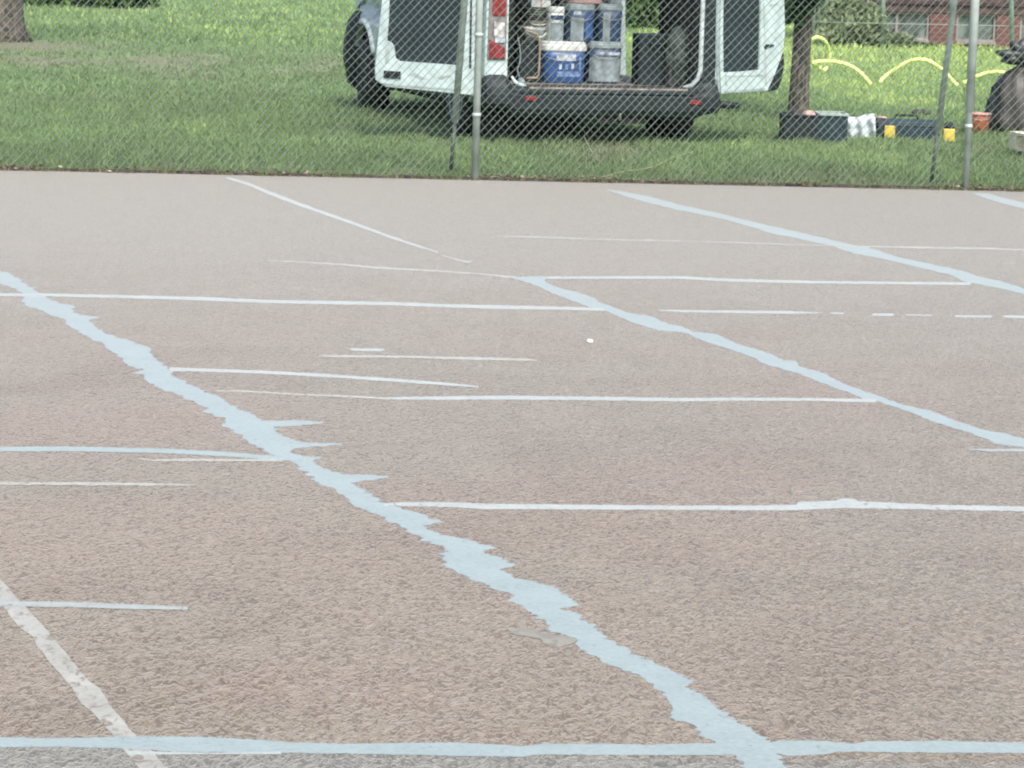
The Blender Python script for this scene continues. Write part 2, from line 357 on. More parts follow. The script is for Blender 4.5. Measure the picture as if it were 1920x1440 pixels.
# grass blades (vectorised)
RIM = False
def grass(n, d0, d1, hgt, wid, name_seed):
    D = 1.0 / rng.uniform(1 / d1, 1 / d0, n); px = rng.uniform(-120, 2040, n); X = (px - 960) / F_PX * D * 1.02
    if name_seed == 9:      # tufts spilling over the court edge
        s_ = np.repeat(rng.uniform(-.6, 7.6, n // 30), 30) + rng.normal(0, .05, n); t_ = np.repeat(rng.uniform(-.03, .07, n // 30), 30) + rng.normal(0, .015, n)
        X = E0.x + edir.x * s_ + enrm.x * t_; D = E0.y + edir.y * s_ + enrm.y * t_
    hx = np.array([noise.noise(Vector((x * .9, y * .5, 1.0))) for x, y in zip(X, D)])
    hz = np.array([noise.noise(Vector((x * 4.5, y * 2.6, 4.0))) for x, y in zip(X, D)])
    so = np.array([soil_at(x, y) for x, y in zip(X, D)])
    sd = (X - E0.x) * enrm.x + (D - E0.y) * enrm.y
    # the van wheels and crates stand in the grass: no blades inside the van's floor shadow need removing
    keep = (rng.uniform(size=n) > so * 0.93) & (sd > -.01 + .05 * hz)
    if name_seed == 9: keep = sd > -.06
    X, D, hx, hz, so = (q[keep] for q in (X, D, hx, hz, so)); n = len(X)
    h = hgt * rng.uniform(.45, 1.35, n) * (1 + .8 * hz) * (1 - .45 * so); w = wid * rng.uniform(.6, 1.3, n) * (D / d0) ** .5
    a = rng.uniform(0, 2 * PI, n); lean = rng.uniform(0.1, 1.0, n) * h
    lx, ly = np.cos(a) * lean, np.sin(a) * lean; b = rng.uniform(0, PI, n); bx, by = np.cos(b) * w, np.sin(b) * w
    z = np.zeros(n) - .012
    P0 = np.stack([X - bx, D - by, z], 1); P1 = np.stack([X + bx, D + by, z], 1)
    P2 = np.stack([X + bx * .7 + lx * .4, D + by * .7 + ly * .4, z + h * .6], 1); P3 = np.stack([X - bx * .7 + lx * .4, D - by * .7 + ly * .4, z + h * .6], 1)
    P4 = np.stack([X + lx, D + ly, z + h], 1)
    V = np.stack([P0, P1, P2, P3, P2, P4, P4 + 1e-4, P3], 1)
    V = np.stack([P0, P1, P2, P3], 1), np.stack([P3, P2, P4, P4 + [0, 0, .0008]], 1)
    V = np.concatenate([V[0], V[1]], 0).reshape(-1, 3)
    t = .50 + .28 * hx + .22 * hz + rng.normal(0, .10, n) - .35 * so
    t = t + np.clip((D - 27) / 6, 0, 1) * .34 * np.clip((X - 1.0) / 2.5, 0, 1) + np.clip((D - 36) / 10, 0, 1) * .16  # sunlit lawn at far right painted into blade tint; distant blades lightened too
    dry = rng.uniform(size=n) < (.04 + .35 * so); t = np.where(dry, rng.uniform(0, .2, n), t)
    t = np.clip(t, 0, 1); tt = np.concatenate([np.repeat(t, 4), np.repeat(t, 4)])
    return V, tt
parts = [grass(4200, 18.6, 27, .055, .005, 9), grass(150000, 18.6, 27, .050, .0045, 0), grass(90000, 27, 42, .046, .008, 1), grass(50000, 42, 78, .07, .016, 2)]
V = np.concatenate([p[0] for p in parts]); T = np.concatenate([p[1] for p in parts])
o = fast_mesh("grass", V, np.arange(len(V)).reshape(-1, 4), M["grass"], T)
tag(o, "short mown lawn with worn brownish patches behind the court", "grass", kind="stuff")
# dead leaves and clippings along the rim
n = 3400; s = rng.uniform(-1, 8, n); cl = np.array([noise.noise(Vector((a * 2.3, 1.7, 0))) for a in s]); keep = rng.uniform(size=n) < .35 + 1.1 * cl; s, cl = s[keep], cl[keep]; n = len(s); d = rng.normal(.04, .06, n) - .05 * np.clip(cl, 0, 1)
C = np.array([tuple(edge_pt(a, b, .012 + .02 * random.random())) for a, b in zip(s, d)])
tag(leaf_cloud("leaf_litter", C, .016, rng.uniform(0, 1, n) ** 1.6, M["litter"], flatz=.25), "dead leaves and clippings along the edge of the court", "leaf litter", kind="stuff")

# ------------------------------------------------------------------ painted lines
zc = [0.0006]
def ground_poly(name, pts, mat, label, cat="painted line", group=None, jit=0.0, spur=0.0):
    zc[0] += 0.00002; z = zc[0]
    bm = bmesh.new(); P = []
    m = len(pts)
    for i in range(m):
        a, b = pts[i], pts[(i + 1) % m]; L = math.hypot(b[0] - a[0], b[1] - a[1]); k = max(1, int(L / (3.5 if spur else 9)))
        for j in range(k):
            t = j / k; x = a[0] + (b[0] - a[0]) * t; y = a[1] + (b[1] - a[1]) * t
            if j and jit: y += jit * noise.noise(Vector((x * .09, y * .25, z * 900)))
            if j and spur: x += spur * noise.noise(Vector((x * .05, y * .31, 7.7))) + spur * .6 * noise.noise(Vector((x * .02, y * .9, 2.2)))
            P.append(at(x, y, 0) + Vector((0, 0, z)))
    from mathutils.geometry import tessellate_polygon
    off = sum(P, Vector()) / len(P); off.z = 0
    mb = MB(); q = [p - off for p in P]
    tris = tessellate_polygon([[Vector((p.x, p.y, 0)) for p in q]])
    fs = []
    for t in tris:
        a, b, c_ = (q[i] for i in t)
        fs.append(tuple(t) if (b - a).cross(c_ - a).z > 0 else tuple(reversed(t)))
    mb.v = [tuple(p) for p in q]; mb.f = fs; mb.sm = [False] * len(fs)
    me = bpy.data.meshes.new(name); me.from_pydata(mb.v, [], fs); me.materials.append(mat)
    ob = bpy.data.objects.new(name, me); COL.objects.link(ob); ob.location = off
    return tag(ob, label, cat, group, "thing")
def crop(ox, oy, s, pts): return [(ox + x / s, oy + y / s) for x, y in pts]
def strip(pts): return [(x, yu) for x, yu, yl in pts] + [(x, yl) for x, yu, yl in reversed(pts)]
def strip_th(pts): return strip([(x, y - t / 2, y + t / 2) for x, y, t in pts])

R1 = [(-30, 500)] + crop(0, 480, 3, [(60, 95), (110, 130), (170, 175), (240, 215), (290, 245), (320, 265), (420, 283), (400, 300), (450, 330), (570, 347), (500, 365), (540, 400), (600, 440), (660, 455), (740, 480), (825, 508), (840, 545), (880, 580), (950, 622), (975, 655), (960, 672), (1050, 710), (1180, 775), (1270, 810), (1330, 855), (1420, 890), (1460, 928), (1640, 925), (1740, 928), (1820, 940), (1700, 955), (1540, 962), (1600, 1008), (1680, 1050), (1920, 1056), (1930, 1064), (1700, 1078), (1650, 1090), (1645, 1112), (1690, 1126), (1810, 1132), (1770, 1150)]) \
   + crop(320, 660, 3, [(860, 655), (960, 688), (1100, 690), (1230, 700), (1220, 712), (1100, 722), (1010, 740), (1110, 785), (1190, 848), (1300, 880), (1390, 905), (1450, 935), (1540, 955), (1430, 983), (1540, 1030), (1650, 1050), (1760, 1085), (1820, 1098), (1760, 1130)]) \
   + crop(800, 960, 3, [(430, 262), (500, 300), (410, 328), (490, 350), (500, 375), (600, 393), (720, 420), (790, 470), (870, 522), (760, 548), (850, 572), (860, 610), (960, 640), (990, 690), (1070, 745), (1180, 805), (1280, 848), (1370, 893), (1490, 945), (1450, 985), (1560, 1040), (1620, 1090), (1700, 1140), (1760, 1190), (1850, 1240)]) \
   + crop(1280, 960, 3, [(500, 1290), (530, 1350), (590, 1440), (640, 1500)])
L1 = [(-30, 508)] + crop(0, 480, 3, [(0, 150), (50, 168), (100, 200), (140, 235), (120, 255), (160, 285), (250, 315), (330, 345), (375, 370), (400, 405), (520, 470), (590, 500), (592, 518), (640, 545), (700, 600), (760, 635), (802, 635), (750, 658), (810, 670), (830, 710), (870, 735), (960, 765), (1060, 810), (1170, 860), (1145, 880), (1200, 900), (1270, 915), (1250, 955), (1330, 1000), (1420, 1060), (1520, 1110), (1570, 1140), (1640, 1158)]) \
   + crop(320, 660, 3, [(690, 625), (760, 685), (840, 737), (818, 745), (900, 762), (980, 818), (1040, 867), (1130, 905), (1210, 930), (1200, 945), (1280, 970), (1320, 1005), (1430, 1045), (1410, 1060), (1530, 1092), (1570, 1124), (1508, 1130), (1548, 1145), (1550, 1180), (1508, 1200), (1600, 1230)]) \
   + crop(800, 960, 3, [(180, 350), (300, 395), (400, 440), (500, 468), (455, 505), (550, 530), (590, 575), (670, 610), (700, 670), (840, 712), (860, 770), (990, 850), (1100, 885), (1200, 925), (1280, 980), (1350, 1040), (1380, 1090), (1370, 1135), (1400, 1175), (1510, 1205), (1550, 1265), (1620, 1290), (1650, 1310), (1740, 1370), (1780, 1440), (1810, 1500)])
ground_poly("painted_line", R1 + L1[::-1], M["pblue"], "widest ragged pale blue line running from left edge down to the bottom right", jit=1.2, spur=14)
up2 = crop(640, 300, 3, [(975, 660), (1080, 654), (1172, 656), (1140, 678), (1190, 710), (1290, 735), (1420, 775), (1450, 800), (1600, 855), (1760, 885), (1830, 920)]) + crop(1280, 480, 3, [(0, 400), (60, 425), (190, 440), (300, 490), (400, 520), (510, 555), (560, 585), (640, 590), (650, 620), (800, 660), (900, 715), (1050, 770), (1250, 840), (1400, 870), (1520, 920), (1700, 980), (1820, 1000), (1920, 1030), (2200, 1125)])
lo2 = crop(640, 300, 3, [(975, 670), (1050, 690), (1200, 755), (1400, 830), (1500, 855), (1650, 920), (1790, 960)]) + crop(1280, 480, 3, [(0, 430), (120, 480), (250, 520), (420, 580), (440, 600), (640, 660), (800, 720), (960, 780), (1010, 805), (1100, 820), (1280, 880), (1430, 940), (1600, 990), (1780, 1060), (1920, 1078), (2200, 1180)])
ground_poly("painted_line", up2 + lo2[::-1], M["pblue"], "pale blue diagonal line starting in mid court and crossing to the right edge", jit=.8, spur=5)
up3 = crop(640, 300, 3, [(1480, 163), (1600, 180), (1730, 205)]) + crop(1280, 300, 3, [(0, 255), (200, 300), (420, 355), (560, 385), (780, 435), (920, 470), (1040, 490), (1200, 545), (1440, 595), (1600, 630), (1680, 660), (1800, 685), (1920, 725), (2200, 790)])
lo3 = crop(640, 300, 3, [(1490, 168), (1590, 200), (1740, 245), (1860, 275)]) + crop(1280, 300, 3, [(0, 287), (220, 330), (420, 387), (490, 412), (640, 440), (850, 487), (960, 527), (1100, 550), (1300, 600), (1500, 645), (1600, 690), (1750, 715), (1920, 755), (2200, 830)])
ground_poly("painted_line", up3 + lo3[::-1], M["pblue"], "pale blue diagonal line leaving the lawn edge below the right van wheel", jit=.7, spur=4)
ground_poly("painted_line", crop(1280, 300, 3, [(1620, 183), (1720, 190), (1830, 220), (1920, 240), (2100, 290), (2100, 325), (1920, 275), (1800, 245), (1700, 215)]), M["pblue"], "short pale blue line meeting the lawn edge at the top right corner")
# worn line bottom left
ground_poly("worn_line", crop(0, 960, 3, [(-60, 310), (0, 380), (100, 490), (170, 560), (270, 670), (350, 770), (500, 950), (560, 990), (620, 1090), (700, 1180), (760, 1250), (860, 1350), (930, 1440), (970, 1500), (820, 1500), (780, 1440), (710, 1360), (640, 1262), (540, 1150), (450, 1070), (400, 980), (300, 870), (210, 760), (190, 710), (100, 640), (40, 560), (-60, 440)]), M["pworn"], "worn patchy white line in the bottom left corner", "painted line", jit=4)
# long cross lines
A0u = crop(0, 960, 3, [(-150, 1266), (0, 1268), (300, 1275), (760, 1265), (1100, 1265), (1500, 1285), (1600, 1297), (1920, 1305)]) + crop(800, 960, 3, [(0, 1299), (200, 1300), (550, 1318), (650, 1305), (1000, 1305), (1250, 1310), (1640, 1300)]) + crop(1280, 960, 3, [(480, 1300), (560, 1285), (800, 1290), (950, 1305), (1050, 1290), (1500, 1290), (1920, 1300), (2100, 1300)])
A0l = crop(0, 960, 3, [(-150, 1322), (0, 1325), (400, 1325), (650, 1330), (1000, 1350), (1500, 1355), (1920, 1360)]) + crop(800, 960, 3, [(0, 1370), (200, 1375), (540, 1378), (650, 1365), (1000, 1370), (1620, 1370)]) + crop(1280, 960, 3, [(540, 1360), (590, 1375), (800, 1365), (880, 1350), (1300, 1355), (1920, 1358), (2100, 1358)])
ground_poly("painted_line", A0u + A0l[::-1], M["pblue"], "pale blue cross line along the bottom edge, nearest the viewer", jit=1.5)
ground_poly("painted_line", crop(0, 960, 3, [(705, 1344), (900, 1350), (1200, 1356), (1580, 1350), (1582, 1364), (1300, 1364), (1000, 1366), (725, 1366)]), M["pwhite"], "thin bright white strip under the nearest cross line", jit=.6)
ground_poly("painted_line", strip([(720, 944, 949)] + [(320 + a / 3, 660 + b / 3, 660 + c_ / 3) for a, b, c_ in [(1300, 846, 868), (1400, 846, 870), (1600, 847, 874), (1750, 854, 886), (1920, 856, 886)]] + [(1280 + a / 3, 480 + b / 3, 480 + c_ / 3) for a, b, c_ in [(0, 1405, 1430), (400, 1405, 1432), (640, 1400, 1432), (650, 1384, 1430), (860, 1377, 1422), (890, 1366, 1420), (960, 1366, 1420), (990, 1380, 1421), (1200, 1390, 1424), (1400, 1400, 1428), (1920, 1410, 1438), (2150, 1414, 1444)]]), M["pwhite"], "white cross line from the widest line to the right edge, thickened by blue dabs", jit=.8)
G = "narrow white cross lines on the court"
ground_poly("painted_line", strip([(728, 745, 749.5), (850, 743.3, 750), (960, 742, 749.5), (1280, 746.5, 753), (1380, 746, 752), (1513, 746.5, 752), (1643, 749, 755)]), M["pwhite"], "crisp white cross line ending on the mid court diagonal at its right end", group=G, jit=.6)
ground_poly("faint_line", strip_th([(405, 733, 2), (460, 734, 3), (560, 740, 2.5), (640, 743, 3), (735, 748, 4)]), M["pfaint"], "faint thin line leading into the crisp white cross line", "painted line", jit=.6)
ground_poly("painted_line", strip([(318, 689, 696), (390, 691.5, 697.5), (490, 695, 701), (620, 702, 708), (750, 711, 717), (850, 719, 724), (897, 724, 727)]), M["pwhite"], "tapering white line branching off the widest line and ending in mid court", group=G, jit=.6)
ground_poly("painted_line", strip([(-40, 551, 555)] + [(a / 3, 480 + b / 3, 480 + c_ / 3) for a, b, c_ in [(0, 210, 226), (120, 212, 228), (270, 212, 228), (600, 219, 236), (1100, 230, 250), (1500, 248, 266), (1920, 254, 274)]] + [(640 + a / 3, 300 + b / 3, 300 + c_ / 3) for a, b, c_ in [(300, 800, 819), (600, 812, 831), (900, 818, 840), (1200, 826, 843), (1480, 833, 850)]]), M["pwhite"], "longest white cross line, from the left edge to the mid court diagonal", group=G, jit=.6)
ground_poly("painted_line", strip([(640 + a / 3, 300 + b / 3, 300 + c_ / 3) for a, b, c_ in [(1160, 656, 670), (1500, 654, 670), (1920, 654, 670)]] + [(1280 + a / 3, 300 + b / 3, 300 + c_ / 3) for a, b, c_ in [(120, 662, 678), (300, 670, 686), (700, 680, 695), (1200, 686, 700), (1620, 690, 704)]]), M["pwhite"], "white cross line joining the start of the mid court diagonal to the next diagonal", group=G, jit=.5)
ground_poly("painted_line", strip([(1235, 581, 583), (1280, 581.5, 586), (1480, 583.5, 588.8), (1530, 586, 588.5), (1542, 587, 587.6)]), M["pwhite"], "solid left piece of the broken white cross line", group=G, jit=.5)
for a, b, y, th, lab in [(1556, 1584, 587.5, 3, "shortest thin dash of the broken white cross line"), (1634, 1677, 590.2, 5, "bold dash in the middle of the broken white cross line"), (1697, 1750, 591.2, 2.4, "thin faint dash right of the bold one in the broken cross line"), (1789, 1862, 593.5, 4, "long dash of the broken cross line near the right edge")]:
    ground_poly("painted_dash", strip_th([(a, y, .6), (a + 4, y, th), (b - 4, y + .4, th), (b, y + .5, .6)]), M["pwhite"], lab, "painted line", "dashes of the broken cross line")
ground_poly("painted_dash", strip_th([(1880, 593.5, 2), (1890, 594, 5), (1960, 596, 6)]), M["pwhite"], "last dash of the broken cross line, cut by the right edge", "painted line", "dashes of the broken cross line")
ground_poly("faint_line", strip_th([(930, 443, 1.5), (1010, 445, 3), (1150, 450, 2), (1220, 451, 3.2), (1300, 453, 1.5), (1400, 456, 2.2), (1560, 461, 1.5), (1700, 464, 3), (1830, 466, 3), (1960, 470, 2.5)]), M["pfaint"], "farthest faint thin cross line, nearest to the lawn", "painted line", jit=1)
ground_poly("faint_line", strip_th([(490, 488, 1.5), (640, 496, 3), (700, 502, 3.5), (810, 508, 3), (900, 514, 2.5), (968, 521, 4)]), M["pfaint"], "faint thin line running left from the start of the mid court diagonal", "painted line", jit=1)
ground_poly("painted_line", strip_th([(424, 333, 3.5), (470, 347, 6.5), (500, 360, 7), (560, 383, 7), (640, 411, 6), (730, 444, 5.5), (775, 459, 4.5), (822, 474, 2.5)]), M["pwhite"], "thin white diagonal line leaving the lawn edge left of the fence post", jit=1)
ground_poly("faint_line", strip_th([(828, 479, 2), (860, 488, 3), (876, 492, 4), (886, 490, 2)]), M["pfaint"], "short faint hooked stroke continuing the thin white diagonal", "painted line")
ground_poly("painted_line", strip([(-40, 838, 846), (0, 838.5, 847), (133, 837.5, 847), (300, 841.7, 850), (417, 847, 856), (510, 855, 863), (560, 860, 865)]), M["pblue"], "pale cross line left of the widest line, ending on it", jit=.8)
ground_poly("painted_line", strip_th([(262, 861.5, 2), (290, 863.5, 4), (400, 863, 4.5), (530, 864, 4)]), M["pfaint"], "thin pale stroke just under the pale cross line at left", jit=.6)
ground_poly("faint_line", strip_th([(-40, 907, 5), (60, 907.5, 5), (190, 907.5, 5.5), (300, 909, 4), (365, 910, 2)]), M["pfaint"], "faded grey cross line at the left edge below the pale one", "painted line", jit=1.2)
M["pgrey"] = paint("pale_grey_paint", (0.29, 0.315, 0.29), (0.24, 0.26, 0.235), 0.38)
M["psmear"] = paint("pale_smear", (0.21, 0.20, 0.15), (0.16, 0.145, 0.10), 0.48)
ground_poly("painted_line", strip([(-40, 1128, 1139), (36, 1128, 1138), (165, 1130, 1140), (250, 1134, 1143), (352, 1139, 1144)]), M["pgrey"], "short pale grey line crossing the worn line at the left edge", jit=.8)
ground_poly("painted_dash", strip_th([(655, 655, 1.5), (663, 656, 5), (715, 656.5, 5), (721, 656.5, 1.5)]), M["pwhite"], "tiny white dash above the thin stroke in mid court", "painted line")
ground_poly("painted_line", strip_th([(598, 668, 2), (640, 668.5, 4.5), (780, 670, 4), (880, 672.5, 5.5), (990, 675, 4), (1008, 676.5, 2)]), M["pfaint"], "thin pale stroke in mid court under the tiny dash", jit=.8)
ground_poly("faint_line", strip_th([(1815, 843, 2), (1860, 845, 4.5), (1960, 844, 6)]), M["pgrey"], "short grey stroke under the mid court diagonal at the right edge", "painted line", jit=1)
ground_poly("paint_smear", crop(800, 960, 3, [(450, 660), (540, 652), (640, 680), (690, 682), (800, 700), (850, 722), (800, 750), (720, 765), (660, 745), (640, 715), (540, 700), (490, 690)]), M["psmear"], "cream smear beside the lower part of the widest line", "paint mark", jit=4)
p = at(1106, 643); mb = MB()
mb.loft([[Vector((math.cos(w) * r * (1 + .2 * math.sin(2 * w)), math.sin(w) * r, z)) for w in [2 * PI * i / 10 for i in range(10)]] for r, z in [(.011, 0), (.014, .006), (.009, .014)]])
o = mb.build("pebble", M["pebble"]); o.location = (p.x, p.y, 0.001); tag(o, "small white pebble lying alone in mid court", "pebble")

# ------------------------------------------------------------------ chain-link fence on the court's far edge
fz = 2.75; fo = edge_pt(0, 0.05, 0)
fence = thing("chain_link_fence", edge_pt(edge_s(893), .05), math.atan2(edir.y, edir.x), "galvanised chain-link fence on paired posts between court and lawn", "fence")
sp_ = edge_s(1800, 352) - edge_s(893, 338)
WX, WZ = 0.0545, 0.060
x0, x1 = -5.2, 8.2
nw = int((x1 - x0) / (WX / 2)); nz_ = int((fz - .03) / (WZ / 2))
segs = []
for i in range(nw):
    xb = x0 + i * WX / 2
    for j in range(nz_):
        za, zb = .02 + j * WZ / 2, .02 + (j + 1) * WZ / 2
        xa, xc = (xb, xb + WX / 2 * 1.03) if (i + j) % 2 == 0 else (xb + WX / 2 * 1.03, xb)
        segs.append((xa, za, xc, zb, (i + j) % 2 == 0))
seg = np.array([s[:4] for s in segs]); up_ = np.array([s[4] for s in segs])
r_ = np.where(up_, .0024, .0008)
dx, dz = seg[:, 2] - seg[:, 0], seg[:, 3] - seg[:, 1]; ln = np.hypot(dx, dz); px_, pz_ = -dz / ln * r_, dx / ln * r_
sag = 0.012 * np.sin(seg[:, 0] * 2.1) + 0.006 * np.sin(seg[:, 1] * 5 + seg[:, 0] * 4)
ya = sag + np.where(up_, -.002, .002); yb = sag + np.where(up_, .002, -.002)
V = []
for (X, Z, Y) in ((seg[:, 0], seg[:, 1], ya), (seg[:, 2], seg[:, 3], yb)):
    V += [np.stack([X + px_, Y, Z + pz_], 1), np.stack([X, Y - r_, Z], 1), np.stack([X - px_, Y, Z - pz_], 1), np.stack([X, Y + r_, Z], 1)]
V = np.stack(V, 1).reshape(-1, 3); b = np.arange(len(seg))[:, None] * 8
Fa = np.concatenate([b + np.array([[k, (k + 1) % 4, 4 + (k + 1) % 4, 4 + k]]) for k in range(4)], 0)
fast_mesh("wire_mesh", V, Fa, M["wire"], parent=fence)
mb = MB()
mb.tube([(x0, 0, fz), (x1, 0, fz)], .004, 6); mb.build("tension_wire", M["galv"], fence)
for i, xp in enumerate([-sp_, 0, sp_, 2 * sp_]):
    wide = .0245 if i != 2 else .022
    mb = MB(); mb.tube([(xp, -.035, -.05), (xp, -.035, fz + .05)], wide, 12)
    o = mb.build("post", M["galv"], fence)
    mb = MB(); mb.tube([(xp, -.035, .53 if i == 2 else 1.9), (xp, -.035, 2.3)], wide + .008, 12)
    mb.build("sleeve", M["galv"], o)
    for zz in (.42, .95, 1.5):
        mb = MB(); mb.tube([(xp, -.035, zz), (xp, -.035, zz + .025)], wide + .005, 10); mb.build("clamp", M["galv"], o)
    mb = MB(); P0 = Vector((xp - .135, .42, -.02)); P1 = Vector((xp - .01, .02, 2.75))
    pm = P0.lerp(P1, .135)
    mb.tube([pm, P1], .024 if i < 2 else .021, 10); o = mb.build("brace", M["galv"], fence)
    mb = MB(); mb.tube([P0, pm], .014, 8); mb.build("brace_foot", M["galvd"], o)

# ------------------------------------------------------------------ van
TH = math.radians(16); CT, ST = math.cos(TH), math.sin(TH); VX, VY = 0.65, 23.4
van = thing("van", (VX, VY, 0), TH, "white panel van with both rear doors open, parked on the lawn", "van")
def vp(px, py, v):                        # photo pixel -> (u, z) on the van-local vertical plane v = const
    d = ray(px, py); n = Vector((-ST, CT, 0)); o_ = Vector((VX, VY, 0)) + n * v
    p = CAM + d * ((o_ - CAM).dot(n) / d.dot(n)); q = p - Vector((VX, VY, 0)); return (q.x * CT + q.y * ST, p.z)
def arch(cv, r, z0, n=10): return [(cv + r * math.cos(PI - PI * i / n) , z0 + r * math.sin(PI * i / n)) for i in range(n + 1)]
def side_poly(): # (v, z) outline: rear bottom, along the sill with wheel arches, nose, windscreen, roof
    return [(0.0, .47), (.30, .40)] + arch(.78, .38, .30) + [(1.2, .34), (3.7, .34)] + arch(4.20, .50, .30)[0:] + [(4.74, .30), (5.05, .34), (5.14, .62), (5.08, .98), (4.3, 1.28), (3.62, 2.12), (3.4, 2.22), (.02, 2.25)]
def fn_u(p, t): # side panel leaning in slightly towards the roof
    v, z = p; lean = max(0, z - 1.0) * .07
    nose = max(0, v - 4.4) ** 2 * .35
    return (t - math.copysign(lean + nose, t), v, z)
mb = MB(); mb.box(-.97, -.93, 1.2, 3.75, .28, .338); mb.build("side_skirt", M["blackp"], van, .01)
mb = MB(); mb.prism(side_poly(), fn_u, -.985, -.925); mb.build("side_panel", M["gwhite"], van, .01)
# right-hand side is pierced by the open sliding door
mb = MB()
mb.prism([(0.0, .47), (.30, .40)] + arch(.78, .38, .30)[:-1] + [(1.15, .36), (1.15, 2.23), (.02, 2.25)], fn_u, .925, .985)
mb.prism([(1.15, .22), (2.40, .22), (2.40, .42), (1.15, .42)], fn_u, .925, .985)
mb.prism([(1.15, 2.0), (2.40, 2.0), (2.40, 2.22), (1.15, 2.22)], fn_u, .925, .985)
mb.prism([(2.40, .22), (3.7, .22)] + arch(4.20, .50, .30) + [(4.74, .30), (5.05, .34), (5.14, .62), (5.08, .98), (4.3, 1.28), (3.62, 2.12), (3.4, 2.22), (2.40, 2.22)], fn_u, .925, .985)
mb.build("side_panel", M["white"], van)
mb = MB(); mb.prism([(-.02, 2.2), (3.45, 2.2), (3.66, 2.08), (3.62, 2.13), (3.4, 2.27), (3.0, 2.32), (.1, 2.32), (-.02, 2.27)], lambda p, t: (t, p[0], p[1]), -.90, .90); mb.build("roof", M["white"], van, .02)
mb = MB(); mb.prism([(4.32, 1.24), (5.02, .98), (5.08, .94), (5.0, .9), (4.3, 1.18)], lambda p, t: (t, p[0], p[1]), -.88, .88); mb.build("bonnet", M["white"], van, .01)
mb = MB(); mb.prism([(3.63, 2.10), (4.32, 1.26), (4.29, 1.22), (3.60, 2.06)], lambda p, t: (t, p[0], p[1]), -.84, .84); mb.build("windscreen", M["glassv"], van)
mb = MB()
for s in (-1, 1):
    mb.prism([(3.0, 1.3), (4.1, 1.3), (3.6, 1.98), (3.0, 2.0)], lambda p, t: (t - s * max(0, p[1] - 1) * .07, p[0], p[1]), s * .986, s * .992)
    mb2 = MB(); mb2.prism([(3.0, 1.3), (4.1, 1.3), (3.6, 1.98), (3.0, 2.0)], lambda p, t: (t - s * max(0, p[1] - 1) * .07, p[0], p[1]), s * .986, s * .992)
    mb2.build("side_window", M["glassv"], van)
# front bumper wraps round the corner; black arch flare in front of the wheel
ring = []
for (z, e) in [(.16, -.03), (.22, .03), (.45, .075), (.62, .07), (.80, .035), (.89, -.03)]:
    pts = []
    for i in range(25):
        w = PI * i / 24; cx, sy = math.cos(w), math.sin(w)
        pts.append(Vector((math.copysign(abs(cx) ** .5, cx) * (.965 + e), 4.62 + (abs(sy) ** .6) * (.56 + e), z)))
    ring.append(pts + [Vector((-.80, 4.62, z)), Vector((.80, 4.62, z))])
mb = MB(); mb.loft(ring); mb.build("front_bumper", M["blackp"], van)
for s in (-1, 1):
    mb = MB(); pts = arch(4.20, .51, .30, 20)[3:12]; mb.tube([(s * (.99 - max(0, v - 4.4) ** 2 * .35), v, z) for v, z in pts], .028, 8); mb.build("wheel_arch", M["white"] if s > 0 else M["white"], van)
for s in (-1, 1):
    mb = MB(); aa = arch(4.20, .53, .30, 16); bb = arch(4.20, .51, .30, 16)
    mb.add([(s * .91, *p) for p in aa] + [(s * .55, *p) for p in aa], [(i, i + 1, 18 + i, 17 + i) for i in range(16)], True)
    mb.add([(s * .55, *p) for p in aa], [tuple(range(17))]); mb.build("wheel_housing", M["under"], van)
def wheel(u, v, r, w, steer=0.0, s=-1):
    e = MB(); ax = Matrix.Translation((u, v, r - .02)) @ Matrix.Rotation(steer, 4, "Z")
    prof = [(-w / 2, r * .62), (-w / 2, r * .93), (-w * .38, r), (w * .38, r), (w / 2, r * .93), (w / 2, r * .62)]
    rings = [[ax @ Vector((a, q * math.cos(2 * PI * i / 28), q * math.sin(2 * PI * i / 28))) for i in range(28)] for a, q in prof]
    e.loft(rings); t = e.build("tyre", M["rubber"], van)
    e = MB(); prof = [(s * w * .5, r * .64), (s * w * .53, r * .60), (s * w * .40, r * .5), (s * w * .46, r * .18), (s * w * .46, .001)]
    rings = [[ax @ Vector((a, q * math.cos(2 * PI * i / 28), q * math.sin(2 * PI * i / 28))) for i in range(28)] for a, q in prof]
    e.loft(rings); e.build("rim", M["panel"] if v > 2 else M["gwhite"], t)
wheel(-.87, .80, .335, .24, 0, -1); wheel(.84, .80, .335, .26, 0, 1)
wheel(-.87, 4.25, .335, .24, math.radians(-6), -1); wheel(.87, 4.25, .335, .22, math.radians(-6), 1)
# floor, linings, bulkhead
mb = MB(); mb.box(-.92, .92, .02, 3.2, .30, .43); mb.box(-.85, .85, .3, 4.7, .22, .30); mb.build("chassis", M["under"], van)
mb = MB(); mb.box(-.90, .92, .0, 3.2, .431, .445); mb.build("cargo_floor", M["sill"], van)
mb = MB(); mb.box(-.92, -.80, .06, 3.2, .45, 2.18); mb.box(-.80, -.66, .40, 1.15, .45, .80); mb.build("wall_lining", M["lining"], van)
mb = MB(); mb.box(.84, .92, .06, 1.14, .45, 2.18); mb.box(.70, .84, .42, 1.12, .45, .80); mb.build("wall_lining", M["lining"], van)
mb = MB(); mb.box(.84, .92, 2.42, 3.2, .45, 2.18); mb.build("wall_lining", M["lining"], van)
mb = MB(); mb.box(-.9, .9, .06, 3.2, 2.12, 2.19); mb.build("ceiling_lining", M["lining"], van)
mb = MB(); mb.box(-.9, .86, 3.2, 3.25, .45, 2.15); mb.build("bulkhead", M["lining"], van)
# the sliding door pushed back along the right side
mb = MB(); mb.prism([(-.0 + .35, .44), (1.5, .30), (1.5, 2.05), (.35, 2.05)], lambda p, t: (t - max(0, p[1] - 1) * .07, p[0], p[1]), 1.02, 1.06)
mb.build("sliding_door", M["white"], van, .01)
